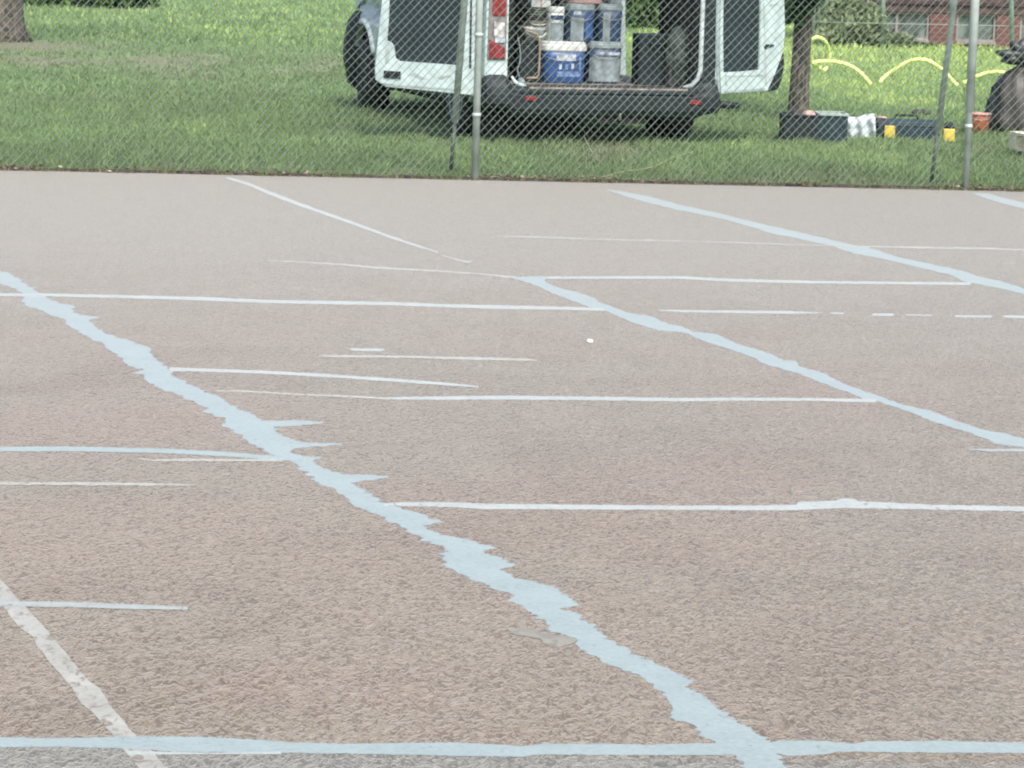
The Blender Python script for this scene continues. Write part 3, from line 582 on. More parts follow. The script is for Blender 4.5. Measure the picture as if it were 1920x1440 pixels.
# rear frame: pillars, header
mb = MB()
mb.prism([(-.985, .52), (-.795, .52), (-.795, 2.2), (-.90, 2.25), (-.975, 1.2)], lambda p, t: (p[0], t, p[1]), -.035, .06)
mb.build("rear_pillar", M["white2"], van, .012)
mb = MB()
mb.prism([(.985, .52), (.845, .52), (.845, 2.2), (.90, 2.25), (.975, 1.2)], lambda p, t: (p[0], t, p[1]), -.035, .06)
mb.build("rear_pillar", M["gwhite"], van, .012)
mb = MB(); mb.box(.838, .93, -.048, -.036, .5, 2.1); mb.build("door_edge_strip", M["blackp"], van)  # black strip covering the right pillar between rim and tail lamp
mb = MB(); mb.box(-.90, .90, -.03, .06, 2.12, 2.2); mb.build("rear_header", M["white"], van)
# dark seal round the opening with pale corner curves
def rim(s, a0): return [(s * a0, -.03, 2.1), (s * a0, -.03, .60), (s * (a0 - .02), -.03, .53), (s * (a0 - .07), -.03, .475), (s * (a0 - .14), -.03, .452)]
mb = MB(); mb.tube(rim(1, .81), .020, 8); mb.build("opening_rim", M["gwhite"], van)
mb = MB(); mb.tube([(-.775, -.02, 2.1), (-.775, -.02, .60)], .022, 8); mb.build("door_edge_strip", M["rubber"], van)
mb = MB(); mb.tube([(-.76, -.035, .53), (-.735, -.04, .485), (-.69, -.045, .462), (-.64, -.045, .455)], [.008, .017, .017, .009], 8); mb.build("opening_rim", M["white2"], van)
mb = MB(); mb.box(-.62, .70, -.06, .02, .428, .449); mb.build("sill_trim", M["sill"], van, .004)
# tail lamps
def lamp(s):
    a, b_ = (-.965, -.812) if s < 0 else (.93, .985)
    sh = MB(); sh.prism([(a, .655), (b_, .655), (b_, 1.5), (a + .01, 1.5)], lambda p, t: (p[0], t, p[1]), -.045, -.02); sl = sh.build("tail_lamp", M["greyl"], van, .008)
    for z0, z1, mt, nm, ins in ((.668, .80, "redl", "red_lens", 0), (.79, .83, "labw", "clear_lens", .045), (1.0, 1.46, "redl", "red_lens", .02)):
        q = MB(); tilt = .05 if nm == "red_lens" and z0 < .7 else 0
        q.prism([(a + .012 + ins * (s < 0), z0), (b_ - .012, z0), (b_ - .012, z1 - tilt), (a + .012 + ins * (s < 0), z1 + .02)], lambda p, t: (p[0], t, p[1]), -.056, -.045)
        q.build(nm, M[mt], sl, .006)
    q = MB(); q.prism([(a + .3 * (b_ - a), .835), (b_ - .02, .835), (b_ - .02, .945), (a + .3 * (b_ - a), .955)], lambda p, t: (p[0], t, p[1]), -.058, -.046); q.build("clear_lens", M["clearl"], sl)
lamp(-1); lamp(1)
# rear bumper with step
prof = [(.0, .47), (-.055, .462), (-.062, .425), (-.12, .412), (-.145, .39), (-.15, .28), (-.13, .225), (-.02, .21), (.05, .28)]
prof_c = [(.0, .545), (-.06, .54), (-.10, .50), (-.13, .45), (-.145, .39), (-.15, .32), (-.13, .285), (-.02, .27), (.05, .30)]
rings = []
for u, c_, w_ in [(-1.0, 1, .55), (-.985, 1, .85), (-.94, 1, 1), (-.82, 1, 1), (-.76, 0, 1), (.76, 0, 1), (.83, .5, 1), (.90, .6, .95), (.95, .5, .8), (.965, .4, .6)]:
    rings.append([Vector((u, (a[0] * (1 - c_) + b[0] * c_) * w_, .38 + ((a[1] * (1 - c_) + b[1] * c_) - .38) * (w_ ** .5))) for a, b in zip(prof, prof_c)])
mb = MB(); mb.loft(rings, smooth=False); bump_ = mb.build("rear_bumper", M["blackp"], van, .008)
mb = MB(); mb.box(-.72, .72, -.150, -.10, .405, .4185); mb.build("bumper_step", M["panel"], bump_)
for px_c, py_c in ((995, 185), (1304, 192)):
    u, z = vp(px_c, py_c, -.15); mb = MB(); mb.box(u - .045, u + .045, -.158, -.148, z - .018, z + .018); mb.build("reflector", M["redl"], bump_, .004)
mb = MB(); mb.tube([(.93, -.05, .335), (1.03, -.07, .325), (1.13, -.08, .325)], [.03, .03, .026], 10); mb.build("exhaust_pipe", M["blackp"], van)
mb = MB(); mb.box(-.06, .34, -.11, -.07, .17, .26); mb.box(-.02, .30, -.09, -.02, .2, .235)
mb.build("tow_bar", M["under"], van, .006)
for px_c, a, b_ in ((1127, 198, 212), (1163, 202, 226)):
    u, z1 = vp(px_c, a, -.13); _, z0 = vp(px_c, b_, -.13); mb = MB(); mb.tube([(u, -.13, z0), (u, -.13, z1)], .012, 8); mb.build("tow_pin", M["steel"], van)
for s in (-1, 1):
    mb = MB(); a = (-.93, -.62) if s < 0 else (.66, .90)
    mb.box(a[0], a[1], .36, .375, .06 if s < 0 else .14, .42); mb.build("mud_flap", M["rubber"], van)
mb = MB(); rr = [[Vector((-.34 + q * math.cos(2 * PI * i / 24), .62 + q * math.sin(2 * PI * i / 24), z)) for i in range(24)] for q, z in [(.22, .07), (.31, .08), (.335, .14), (.335, .20), (.30, .26), (.22, .27)]]
mb.loft(rr); mb.build("spare_wheel", M["rubber"], van)
mb = MB(); mb.tube([(-.8, .80, .31), (.8, .80, .31)], .055, 10); mb.tube([(0, .8, .3), (.001, .8, .17)], .11, 10); mb.build("rear_axle", M["under"], van)

# doors: local frame, x from hinge (0) to free edge (W), y = thickness away from the inner face, z up
def door(hinge, ang, W, mirror, mats):
    e = MB(); T = Matrix.Translation(hinge) @ Matrix.Rotation(ang, 4, "Z")
    def fn(p, t): return T @ Vector((p[0], t, p[1]))
    return T, fn
# left door: hinge at left rear corner, opened so that its inner face looks at the camera
hl = Vector((-.965, -.05, 0)); TL = Matrix.Translation(hl) @ Matrix.Rotation(PI - math.radians(25), 4, "Z")
def px2door(px, py, T, y=0.0):
    Mw = Matrix.Translation((VX, VY, 0)) @ Matrix.Rotation(TH, 4, "Z") @ T; inv = Mw.inverted()
    o_ = inv @ CAM; d = (inv.to_3x3() @ ray(px, py)); t = (y - o_.y) / d.y; q = o_ + d * t; return (q.x, q.z)
def fL(p, t): return TL @ Vector((p[0], t, p[1]))
def outline(pts, T, y=0.0): return [px2door(a, b, T, y) for a, b in pts]
def top_ext(poly, z=2.15):
    """raise the two points traced on the picture's top edge to the door's real top"""
    return poly
SGN = 1
# inner face is at y = 0 facing the camera; outer skin behind it
testp = TL @ Vector((0, 1, 0)) - TL @ Vector((0, 0, 0))
SGN = 1 if testp.y > 0 else -1
OL = outline([(897, 0), (893, 160), (886, 179), (865, 177), (722, 163), (703, 150), (702, 130), (709, 60), (712, 0)], TL)
OL = [(OL[0][0], 2.12)] + OL[1:-1] + [(OL[-1][0] - .05, 1.5), (OL[-1][0] - .12, 2.12)]
PL = outline([(874, 0), (872, 60), (869, 123), (800, 118), (750, 114.5), (742, 109), (739, 86), (734, 79), (726, 76), (729, 40), (731, 0)], TL)
PL = [(PL[0][0], 1.25)] + PL[1:-1] + [(PL[-1][0], 1.25)]
mb = MB(); mb.prism(OL, fL, SGN * .012, SGN * .075); dl = mb.build("rear_door", M["white2"], van, .012); dl["label"] = "left rear door swung wide, its inner face towards the court"
def ring_frame(OUT, INN, f, y0, y1):
    """raised frame between two outlines, made of a triangulated band"""
    from mathutils.geometry import tessellate_polygon
    e = MB(); n, m_ = len(OUT), len(INN)
    loops = [[Vector((p[0], p[1], 0)) for p in OUT], [Vector((p[0], p[1], 0)) for p in INN]]
    tr = tessellate_polygon(loops); allp = OUT + INN
    vs = [f(p, y0) for p in allp] + [f(p, y1) for p in allp]; N_ = len(allp)
    fs = [tuple(t) for t in tr] + [tuple(N_ + i for i in reversed(t)) for t in tr]
    fs += [(i, (i + 1) % n, N_ + (i + 1) % n, N_ + i) for i in range(n)]
    fs += [(n + i, n + (i + 1) % m_, N_ + n + (i + 1) % m_, N_ + n + i) for i in range(m_)]
    return e.add(vs, fs)
OLi = [(a + (.008 if a < .4 else -.008), b + (.006 if b < 1 else -.006)) for a, b in OL]
ring_frame(OLi, PL, fL, SGN * .012 - SGN * .02, SGN * .011).build("door_frame", M["white2"], dl, .006)
mb = MB(); mb.prism(PL, fL, SGN * .006, SGN * .0115); mb.build("door_panel", M["panel"], dl)
WL = [(PL[0][0], 1.33), (PL[0][0], 1.98), (PL[-1][0] - .04, 1.98), (PL[-1][0], 1.33)]
mb = MB(); mb.prism(WL, fL, -SGN * .012, -SGN * .008); mb.build("window", M["glassv"], dl, 0)
q = outline([(720, 132), (752, 134), (752, 148), (720, 146)], TL); mb = MB(); mb.prism(q, fL, -SGN * .016, -SGN * .0075); mb.build("latch_plate", M["blackp"], dl, .003)
q = outline([(880, 0), (883, 0), (884, 128), (880, 128)], TL); q[0] = (q[0][0], 2.0); q[1] = (q[1][0], 2.0); mb = MB(); mb.prism(q, fL, -SGN * .012, -SGN * .0078); mb.build("weather_strip", M["rubber"], dl)
q = outline([(712, 155), (858, 166), (858, 169), (722, 159)], TL); mb = MB(); mb.prism(q, fL, -SGN * .012, -SGN * .0078); mb.build("weather_strip", M["gwhite"], dl)
mb = MB()
for pts in ([(765, 140), (790, 150), (800, 148), (778, 136)], [(820, 145), (842, 140), (848, 143), (826, 150)], [(722, 95), (728, 88), (732, 100), (729, 118), (722, 120)]):
    q = outline(pts, TL); mb = MB(); mb.prism(q, fL, -SGN * .0095, -SGN * .0078); mb.build("pressing", M["gwhite"], dl)
pass
# right door
hr = Vector((.975, -.05, 0)); TR = Matrix.Translation(hr) @ Matrix.Rotation(math.radians(50 - 16), 4, "Z")
def fR(p, t): return TR @ Vector((p[0], t, p[1]))
OR = outline([(1347, 0), (1347, 100), (1350, 177), (1385, 175), (1438, 171), (1452, 140), (1466, 102), (1471, 65), (1466, 0)], TR)
OR = [(OR[0][0], 2.12)] + OR[1:-1] + [(OR[-1][0] - .01, 1.5), (OR[-1][0] - .10, 2.12)]
PR = outline([(1354, 0), (1354, 70), (1355, 136), (1390, 134), (1422, 131), (1424, 60), (1424, 0)], TR)
PR = [(PR[0][0], 1.25)] + PR[1:-1] + [(PR[-1][0], 1.25)]
mb = MB(); mb.prism(OR, fR, .012, .06); dr = mb.build("rear_door", M["white2"], van, .012); dr["label"] = "right rear door opened past square, seen narrow"
ORi = [(a + (.006 if a < .3 else -.006), b + (.006 if b < 1 else -.006)) for a, b in OR]
ring_frame(ORi, PR, fR, -.01, .011).build("door_frame", M["white2"], dr, .006)
mb = MB(); mb.prism(PR, fR, .005, .0115); mb.build("door_panel", M["panel"], dr)
WR = [(PR[0][0], 1.33), (PR[0][0], 1.98), (PR[-1][0] - .04, 1.98), (PR[-1][0], 1.33)]
mb = MB(); mb.prism(WR, fR, -.014, -.0105); mb.build("window", M["glassv"], dr)
q = outline([(1430, 88), (1434, 83), (1447, 83), (1449, 86), (1436, 89), (1433, 93)], TR); mb = MB(); mb.prism(q, fR, -.018, -.0105); mb.build("latch_plate", M["blackp"], dr)
mb = MB()
for pts in ([(1357, 141), (1432, 140), (1433, 142), (1359, 144)], [(1357, 144), (1360, 144), (1362, 160), (1359, 160)], [(1357, 170), (1432, 165), (1432, 168), (1358, 173)], [(1429, 5), (1431, 5), (1433, 80), (1431, 80)], [(1432, 96), (1434, 96), (1436, 160), (1433, 160)], [(1441, 8), (1455, 6), (1455, 9), (1441, 12)]):
    q = outline(pts, TR); mb = MB(); mb.prism(q, fR, -.0135, -.0105); mb.build("pressing", M["gwhite"], dr)
q = outline([(1441, 172), (1450, 148), (1464, 112), (1469, 98), (1470, 120), (1465, 150), (1458, 168)], TR, .07)
mb = MB(); mb.prism(q, fR, .062, .11); mb.build("corner_trim", M["blackp"], dr, .01)

# ------------------------------------------------------------------ load in the van (all stand-alone things)
def sup(a, b, n=36, e=.55):
    out = []
    for i in range(n):
        w = 2 * PI * i / n; c_, s_ = math.cos(w), math.sin(w)
        out.append((math.copysign(abs(c_) ** e, c_) * a, math.copysign(abs(s_) ** e, s_) * b))
    return out
def vanw(u, v, z): return Vector((VX + u * CT - v * ST, VY + u * ST + v * CT, z))
def tub(px0, px1, pyt, pyb, v, z0, body, lid, label, patches, e=.55, depth=None, group=None, lidh=.045):
    """paint tub whose front shows between the given pixels; patches = [(x0,x1,z0,z1 in 0..1, material)]"""
    u0, _ = vp(px0, pyb, v); u1, zt = vp(px1, pyt, v); w = (u1 - u0) / 2; h = zt - z0; b = (depth or w * 1.7) / 2
    t = thing("paint_tub", vanw((u0 + u1) / 2, v + b, z0), TH, label, "tub", group)
    mb = MB(); rings = [[Vector((x, y, z)) for x, y in sup(w * k, b * k, e=e)] for z, k in [(0, .90), (.01, .93), (h * .6, .96), (h - lidh - .01, .98)]]
    mb.loft(rings); mb.build("tub_body", M[body], t)
    mb = MB(); rings = [[Vector((x, y, z)) for x, y in sup(w * k, b * k, e=e)] for z, k in [(h - lidh - .012, .985), (h - lidh, 1.03), (h - lidh * .45, 1.03), (h - lidh * .4, 1.0), (h - .006, .99), (h, .94)]]
    mb.loft(rings, smooth=False); l = mb.build("tub_lid", M[lid], t, .003)
    hb = h - lidh
    for a0, a1, b0, b1, mt in patches:
        mb = MB(); n = 14
        def P(f, z, off):
            x = (-1 + 2 * f) * w * .955; k = .945 + .02 * z / max(hb, .01)
            yy = -b * k * (max(0, 1 - min(1, abs(x / (w * k))) ** (2 / e))) ** (e / 2)
            return Vector((x, yy - off, z))
        for i in range(n):
            f0, f1 = a0 + (a1 - a0) * i / n, a0 + (a1 - a0) * (i + 1) / n
            mb.add([P(f0, b0 * hb, .003), P(f1, b0 * hb, .003), P(f1, b1 * hb, .005), P(f0, b1 * hb, .005)], [(0, 1, 2, 3)])
        mb.build("tub_label", M[mt], t)
    mb = MB(); pts = [Vector((math.cos(w_) * w * 1.02, -b * .5 - .01 - math.sin(w_) * .02, hb - .01 + -math.sin(w_) * .07 - .005)) for w_ in [PI * i / 12 for i in range(13)]]
    pts = [Vector((p.x, -abs(b * (1 - min(1, abs(p.x) / w) ** 3.5) ** .3) - .012, p.z)) for p in pts]
    mb.tube(pts, .0025, 5); mb.build("handle", M["steel"], t)
    return t
FZ = .447
vb = .62
GT = "paint tubs stacked in the van"
_, zB = vp(1060, 80, vb)
tub(1018, 1106, 79, 150, vb, FZ, "tubb", "tubw", "bright blue paint tub with white lettering, bottom left of the stack", [(.28, .72, .68, .88, "labw"), (.30, .80, .20, .36, "labb"), (.34, .40, .42, .58, "labw"), (.48, .54, .42, .58, "labb"), (.62, .68, .44, .60, "labw"), (.80, .85, .2, .8, "labb")], depth=.34, group=GT, lidh=.07)
tub(1104, 1173, 79, 148, vb + .02, FZ, "tubdb", "lab", "dark blue paint tub with a large grey label, bottom right of the stack", [(.04, .97, .06, .74, "lab"), (.2, .4, .80, .88, "labw"), (.5, .9, .80, .88, "labw")], depth=.36, group=GT, lidh=.05)
_, zT = vp(1090, 79, vb); zT = FZ + (vp(1090, 79, vb)[1] - FZ) + .002
tub(1063, 1121, 8, 76, vb + .02, zT, "tubdb", "lab", "navy paint tub with grey label, upper row middle of the stack", [(.12, .55, .02, .74, "lab"), (.62, .98, .1, .9, "tubb"), (.2, .45, .84, .94, "labw")], depth=.30, group=GT)
tub(1121, 1173, 8, 76, vb + .02, zT, "tubdb", "lab", "navy paint tub with a narrow grey strip, upper right of the stack", [(.18, .45, .02, .9, "lab")], depth=.30, group=GT)
tub(1028, 1062, 13, 77, vb + .04, zT, "tubw", "tubw", "narrow pale tub at the left end of the upper row", [(.12, .88, .05, .62, "lab"), (.1, .9, .72, .88, "tubdb")], depth=.2, group=GT, lidh=.04)
zT2 = vp(1100, 8, vb)[1] + .003
tub(1068, 1140, -62, 6, vb + .03, zT2, "pink", "tubw", "reddish tub on the third row, above the navy tubs", [(.2, .8, .2, .7, "labw")], depth=.30, group=GT)
tub(1143, 1172, -50, 6, vb + .03, zT2, "lab", "tubw", "small grey tub on the third row, right of the reddish one", [(.2, .8, .2, .7, "labw")], depth=.2, group=GT)
# stack of trays left of the tubs on a dark support box
u0, z0 = vp(978, 77, vb + .1); u1, _ = vp(1027, 77, vb + .1)
t = thing("storage_box", vanw((u0 + u1) / 2 + .0, vb + .30, FZ), TH, "black storage box under the trays, left of the blue tubs", "box")
hw = (u1 - u0) / 2; hh = z0 - FZ
mb = MB(); mb.box(-hw, hw, -.18, .18, 0, hh - .03); mb.build("box_body", M["crate"], t, .008)
mb = MB(); mb.box(-hw - .006, hw + .006, -.186, .186, hh - .028, hh); mb.build("box_lid", M["blackp"], t, .006)
for i, (a, b_, c0, c1, mt, lab) in enumerate([(50, 76, 986, 1028, "tubw", "white paint tray at the bottom of the tray stack"), (39, 49, 994, 1028, "cream", "cream paint tray second in the tray stack"), (31, 38, 990, 1028, "lining", "dark tray above the cream one"), (14, 30, 991, 1027, "olive", "olive bundle on top of the trays"), (0, 13, 998, 1034, "tubw", "white carton topmost above the olive bundle")]):
    ua, zt = vp(c0, a, vb + .1); ub, zb = vp(c1, b_, vb + .1); w = (ub - ua) / 2
    zb = (FZ + hh + .002) if i == 0 else zprev + .002
    zprev = zt
    tt_ = thing("paint_tray" if i < 3 else ("cloth_bundle" if i == 3 else "carton"), vanw((ua + ub) / 2, vb + .27, zb), TH, lab, "tray" if i < 3 else ("bundle" if i == 3 else "carton"), "paint trays stacked on the box" if i < 3 else None)
    H_ = zt - zb
    if i < 3:
        mb = MB(); mb.loft([[Vector((x, y, z)) for x, y in sup(w * k, .15 * k, 28, .35)] for z, k in [(0, .86), (H_ * .75, .97), (H_ * .78, 1.0), (H_, 1.0), (H_, .95), (H_ * .85, .93)]]); mb.build("tray_body", M[mt], tt_)
        mb = MB(); mb.tube([(-w * .9, -.15, H_ * .6), (-w * .5, -.165, H_ * .3), (w * .5, -.165, H_ * .3), (w * .9, -.15, H_ * .6)], .006, 6); mb.build("tray_lip", M[mt], tt_)
    elif i == 3:
        for kx in range(3):
            mb = MB(); mb.tube([(-w * .95, -.13, H_ * (.2 + .3 * kx)), (0, -.145, H_ * (.16 + .3 * kx)), (w * .95, -.13, H_ * (.22 + .3 * kx))], H_ * .17, 8); mb.build("fold", M[mt if kx != 1 else "camo"], tt_)
        mb = MB(); mb.box(-w * .9, w * .9, -.12, .1, H_ * .05, H_ * .95); mb.build("fold", M["olive"], tt_, .01)
    else:
        mb = MB(); mb.box(-w, w, -.15, .15, 0, H_); mb.build("carton_body", M[mt], tt_, .004)
        mb = MB(); mb.box(-w * .1, w * .1, -.152, .152, H_ * .02, H_ + .002); mb.build("tape", M["pink"], tt_)
# paint roller frame hooked over the box, tan handle rod
def vq(px, py, v): u, z = vp(px, py, v); return (u, v, z)
mb = MB(); mb.tube([vq(x, y, vb + .08) for x, y in [(984, 58), (995, 60), (1006, 64), (1011, 72), (1012, 90), (1011, 120), (1010, 140), (1006, 146), (995, 146), (986, 147)]], .0095, 8)
off = vanw(0, vb + .08, FZ); o = mb.build("roller_frame", M["tan"]); o.location = (VX, VY, 0); o.rotation_euler = (0, 0, TH)
tag(o, "tan bent roller rod standing against the black box", "roller rod")
mb = MB(); mb.tube([vq(x, y, vb - .02) for x, y in [(971, 70), (974, 85), (976, 105), (974, 120), (970, 130), (972, 140), (976, 149)]], .006, 6)
o = mb.build("cable", M["lab"]); o.location = (VX, VY, 0); o.rotation_euler = (0, 0, TH); tag(o, "thin grey cable hanging left of the black box", "cable")
u, z = vp(977, 141, .3); mb = MB(); mb.loft([[Vector((x, y, zz)) for x, y in sup(.032 * k, .03 * k, 14, .9)] for zz, k in [(0, .8), (.01, 1), (.035, 1), (.05, .6), (.055, .3)]]); o = mb.build("jar", M["lab"])
o.location = vanw(u, .3, FZ); tag(o, "small grey-green jar on the van floor by the left pillar", "jar")
# right of the tubs: black case and a crumpled dark sheet
ua, zt = vp(1200, 63, .55); ub, _ = vp(1262, 150, .55)
t = thing("equipment_case", vanw((ua + ub) / 2, .55 + .10, FZ), TH, "black equipment case standing right of the paint tubs", "case")
w = (ub - ua) / 2; h_ = zt - FZ
mb = MB(); mb.box(-w, w, -.10, .10, 0, h_); mb.build("case_body", M["panel"], t, .012)
mb = MB(); mb.box(-w - .003, w + .003, -.103, .103, h_ * .62, h_ * .64); mb.build("case_seam", M["rubber"], t)
mb = MB(); mb.tube([(-.06, -.105, h_ * .8), (-.05, -.125, h_ * .8), (.05, -.125, h_ * .8), (.06, -.105, h_ * .8)], .008, 6); mb.build("handle", M["rubber"], t)
def lump(name, loc, rx, ry, h, mat, label, cat, seed, group=None, n=40, m_=22):
    mb = MB(); rings = []
    for j in range(m_):
        f = j / (m_ - 1); z = h * f; prof = (math.sin(min(1, f * 1.15 + .30) * PI * .56)) * (1 - f ** 5) ** .5 + .02
        r = []
        for i in range(n):
            w_ = 2 * PI * i / n; d = 1 + .13 * noise.noise(Vector((math.cos(w_) * 2.2 + seed, math.sin(w_) * 2.2, f * 3))) + .09 * noise.noise(Vector((math.cos(w_) * 6 + seed, math.sin(w_) * 6, f * 7)))
            r.append(Vector((math.cos(w_) * rx * prof * d, math.sin(w_) * ry * prof * d, z)))
        rings.append(r)
    mb.loft(rings); o = mb.build(name, M[mat]); o.location = loc; o.rotation_euler = (0, 0, TH); return tag(o, label, cat, group)
ua, zt = vp(1262, 48, .35); ub, _ = vp(1301, 150, .35)
lump("dust_sheet", vanw((ua + ub) / 2, .47, FZ), (ub - ua) / 2 * 1.05, .14, zt - FZ, "camo", "crumpled dark green sheet against the right wall of the van", "dust sheet", 3.3)

# ------------------------------------------------------------------ crates, cloth, toolbox, bucket, bags, pallet
def crate(px0, px1, pyt, pyb, depth, mat, label, rimmat, group, stuff=False):
    a, b = at(px0, pyb), at(px1, pyb); Y = (a.y + b.y) / 2; a = atY(px0, pyb, Y); b = atY(px1, pyb, Y); t_ = atY(px0, pyt, Y)
    w = (b.x - a.x) / 2; h = t_.z
    t = thing("crate", Vector(((a.x + b.x) / 2, Y + depth / 2, 0)), 0.03, label, "crate", group)
    mb = MB(); d = depth / 2; th = .012
    mb.box(-w, w, -d, -d + th, 0, h - .02); mb.box(-w, w, d - th, d, 0, h - .02); mb.box(-w, -w + th, -d + th, d - th, 0, h - .02); mb.box(w - th, w, -d + th, d - th, 0, h - .02); mb.box(-w + th, w - th, -d + th, d - th, .0, .01)
    for k in range(5): x = -w + (2 * w) * (k + .5) / 5; mb.box(x - .006, x + .006, -d - .006, -d, .02, h - .03)
    mb.build("crate_body", M[mat], t)
    mb = MB()
    for q in ((-w - .008, w + .008, -d - .010, -d + .014), (-w - .008, w + .008, d - .014, d + .010), (-w - .008, -w + .014, -d + .014, d - .014), (w - .014, w + .008, -d + .014, d - .014)): mb.box(*q, h - .02, h)
    mb.build("crate_rim", M[rimmat], t, .003)
    return t, w, d, h
t1, w, d, h = crate(1468, 1534, 214, 266, .36, "crate", "black plastic crate at the foot of the right tree, loaded with brown rags", "blackp", "crates at the foot of the tree")
lump("rag", t1.location + Vector((-.05, -.05, h * .55)), .07, .09, h * .62, "bagb", "brown rag heaped left in the black crate", "rag", 1.2)
lump("rag", t1.location + Vector((.07, -.06, h * .55)), .06, .09, h * .6, "pink", "pinkish rag heaped right in the black crate", "rag", 5.2)
crate(1533, 1587, 212, 266, .34, "tealc", "blue-black crate with a pale rim, between black crate and white sheet", "greyp", "crates at the foot of the tree")
# white sheet draped
Y = at(1610, 262).y; mb = MB(); nx_, nz2 = 22, 16; grid = []
for j in range(nz2):
    for i in range(nx_):
        fx, fz_ = i / (nx_ - 1), j / (nz2 - 1)
        p = atY(1585 + (1641 - 1585) * fx + (1 - fz_) * (-2 + 2 * fx) * 2.0, 262 - 48 * fz_ + 3 * math.sin(fx * 5), Y)
        grid.append((p.x, Y - .03 + .22 * max(0, fz_ - .75) * 4 * .25 + .022 * math.sin(fx * 17 + fz_ * 3) + .02 * noise.noise(Vector((fx * 6, fz_ * 5, 0))), max(.003, p.z - .05 * max(0, fz_ - .8))))
mb.add(grid, [(j * nx_ + i, j * nx_ + i + 1, (j + 1) * nx_ + i + 1, (j + 1) * nx_ + i) for j in range(nz2 - 1) for i in range(nx_ - 1)], True)
off = Vector((grid[nx_ // 2][0], Y, 0)); o = mb.build("plastic_sheet", M["cloth"], off=off); sd = o.modifiers.new("solid", "SOLIDIFY"); sd.thickness = .004
tag(o, "white plastic sheet draped between the crates and the toolbox", "plastic sheet")
t, w, d, h = crate(1590, 1640, 220, 260, .25, "crate", "black crate mostly hidden under the white plastic sheet", "blackp", "crates at the foot of the tree")
t.location.y += .03
# toolbox
a = at(1645, 262); Y = a.y; b = atY(1757, 262, Y); tp = atY(1645, 224, Y); w = (b.x - a.x) / 2; h = tp.z
tb = thing("toolbox", Vector(((a.x + b.x) / 2, Y + .12, 0)), 0.02, "long dark toolbox with a square yellow latch on the grass", "toolbox")
mb = MB(); mb.box(-w, w, -.11, .11, 0, h * .66); mb.build("toolbox_body", M["tealc"], tb, .008)
mb = MB(); mb.prism([(-.115, h * .67), (.115, h * .67), (.105, h * .9), (.08, h), (-.08, h), (-.105, h * .9)], lambda p, t: (t, p[0], p[1]), -w - .004, w + .004); mb.build("toolbox_lid", M["tealc"], tb, .006)
mb = MB(); mb.tube([(-.1, 0, h), (-.09, 0, h + .035), (.09, 0, h + .035), (.1, 0, h)], .010, 8); mb.build("handle", M["blackp"], tb)
q0 = atY(1657, 260, Y - .01); q1 = atY(1678, 236, Y - .01); mb = MB(); x_ = tb.location.x
mb.box(q0.x - x_, q1.x - x_, -.137, -.117, q0.z + .005, q1.z); mb.build("latch", M["yellow"], tb, .006)
p = at(1654, 222); Yp = tb.location.y
mb = MB(); u_ = atY(1644, 219, Yp); v_ = atY(1663, 222, Yp); mb.tube([(0, 0, 0), (.04, 0, .004), (v_.x - u_.x, .01, 0)], .010, 8); o = mb.build("brush_handle", M["pink"]); o.location = (u_.x, Yp, h + .008); tag(o, "pale pink brush handle lying on the left end of the toolbox", "brush")
# yellow jar with dark cap
p = at(1778, 266); a_ = atY(1768, 260, p.y); b_ = atY(1790, 260, p.y); r_w = (b_.x - a_.x) / 2; h1 = atY(1778, 241, p.y).z; h2 = atY(1778, 228, p.y).z
t = thing("jar", p, 0, "square yellow jar with a black domed cap beside the fence post", "jar")
mb = MB(); mb.loft([[Vector((x, y, z)) for x, y in sup(r_w * k, r_w * k * .8, 24, .4)] for z, k in [(0, .95), (.01, 1), (h1 - .01, 1), (h1, .94)]]); mb.build("jar_body", M["yellow"], t)
mb = MB(); mb.loft([[Vector((x, y, z)) for x, y in sup(r_w * k, r_w * k * .8, 24, .7)] for z, k in [(h1, .9), (h1 + .02, .92), (h1 + (h2 - h1) * .7, .75), (h2, .35)]]); mb.build("cap", M["crate"], t)
# orange bucket
p = at(1834, 251); a_ = atY(1812, 251, p.y); b_ = atY(1857, 251, p.y); w = (b_.x - a_.x) / 2; h = atY(1834, 212, p.y).z
t = thing("bucket", p, .1, "orange plastic bucket between the fence post and the bin bag", "bucket")
mb = MB(); mb.loft([[Vector((math.cos(2 * PI * i / 24) * r, math.sin(2 * PI * i / 24) * r, z)) for i in range(24)] for r, z in [(w * .78, 0), (w * .9, h * .9), (w * .9, h), (w * .84, h), (w * .72, .02)]]); mb.build("bucket_body", M["orange"], t)
mb = MB(); mb.tube([(math.cos(2 * PI * i / 24) * w * .93, math.sin(2 * PI * i / 24) * w * .93, h * .97) for i in range(25)], .010, 6, cap=False); mb.build("bucket_rim", M["pink"], t)
mb = MB(); mb.tube([(math.cos(PI * i / 14) * w * .95, -math.sin(PI * i / 14) * w * .8 - .01, h * .95 - math.sin(PI * i / 14) * .05) for i in range(15)], .004, 6); mb.build("handle", M["steel"], t)
lump("stone", at(1728, 216), .10, .07, .06, "stone", "small dark stone in the grass behind the toolbox", "stone", 8.1)
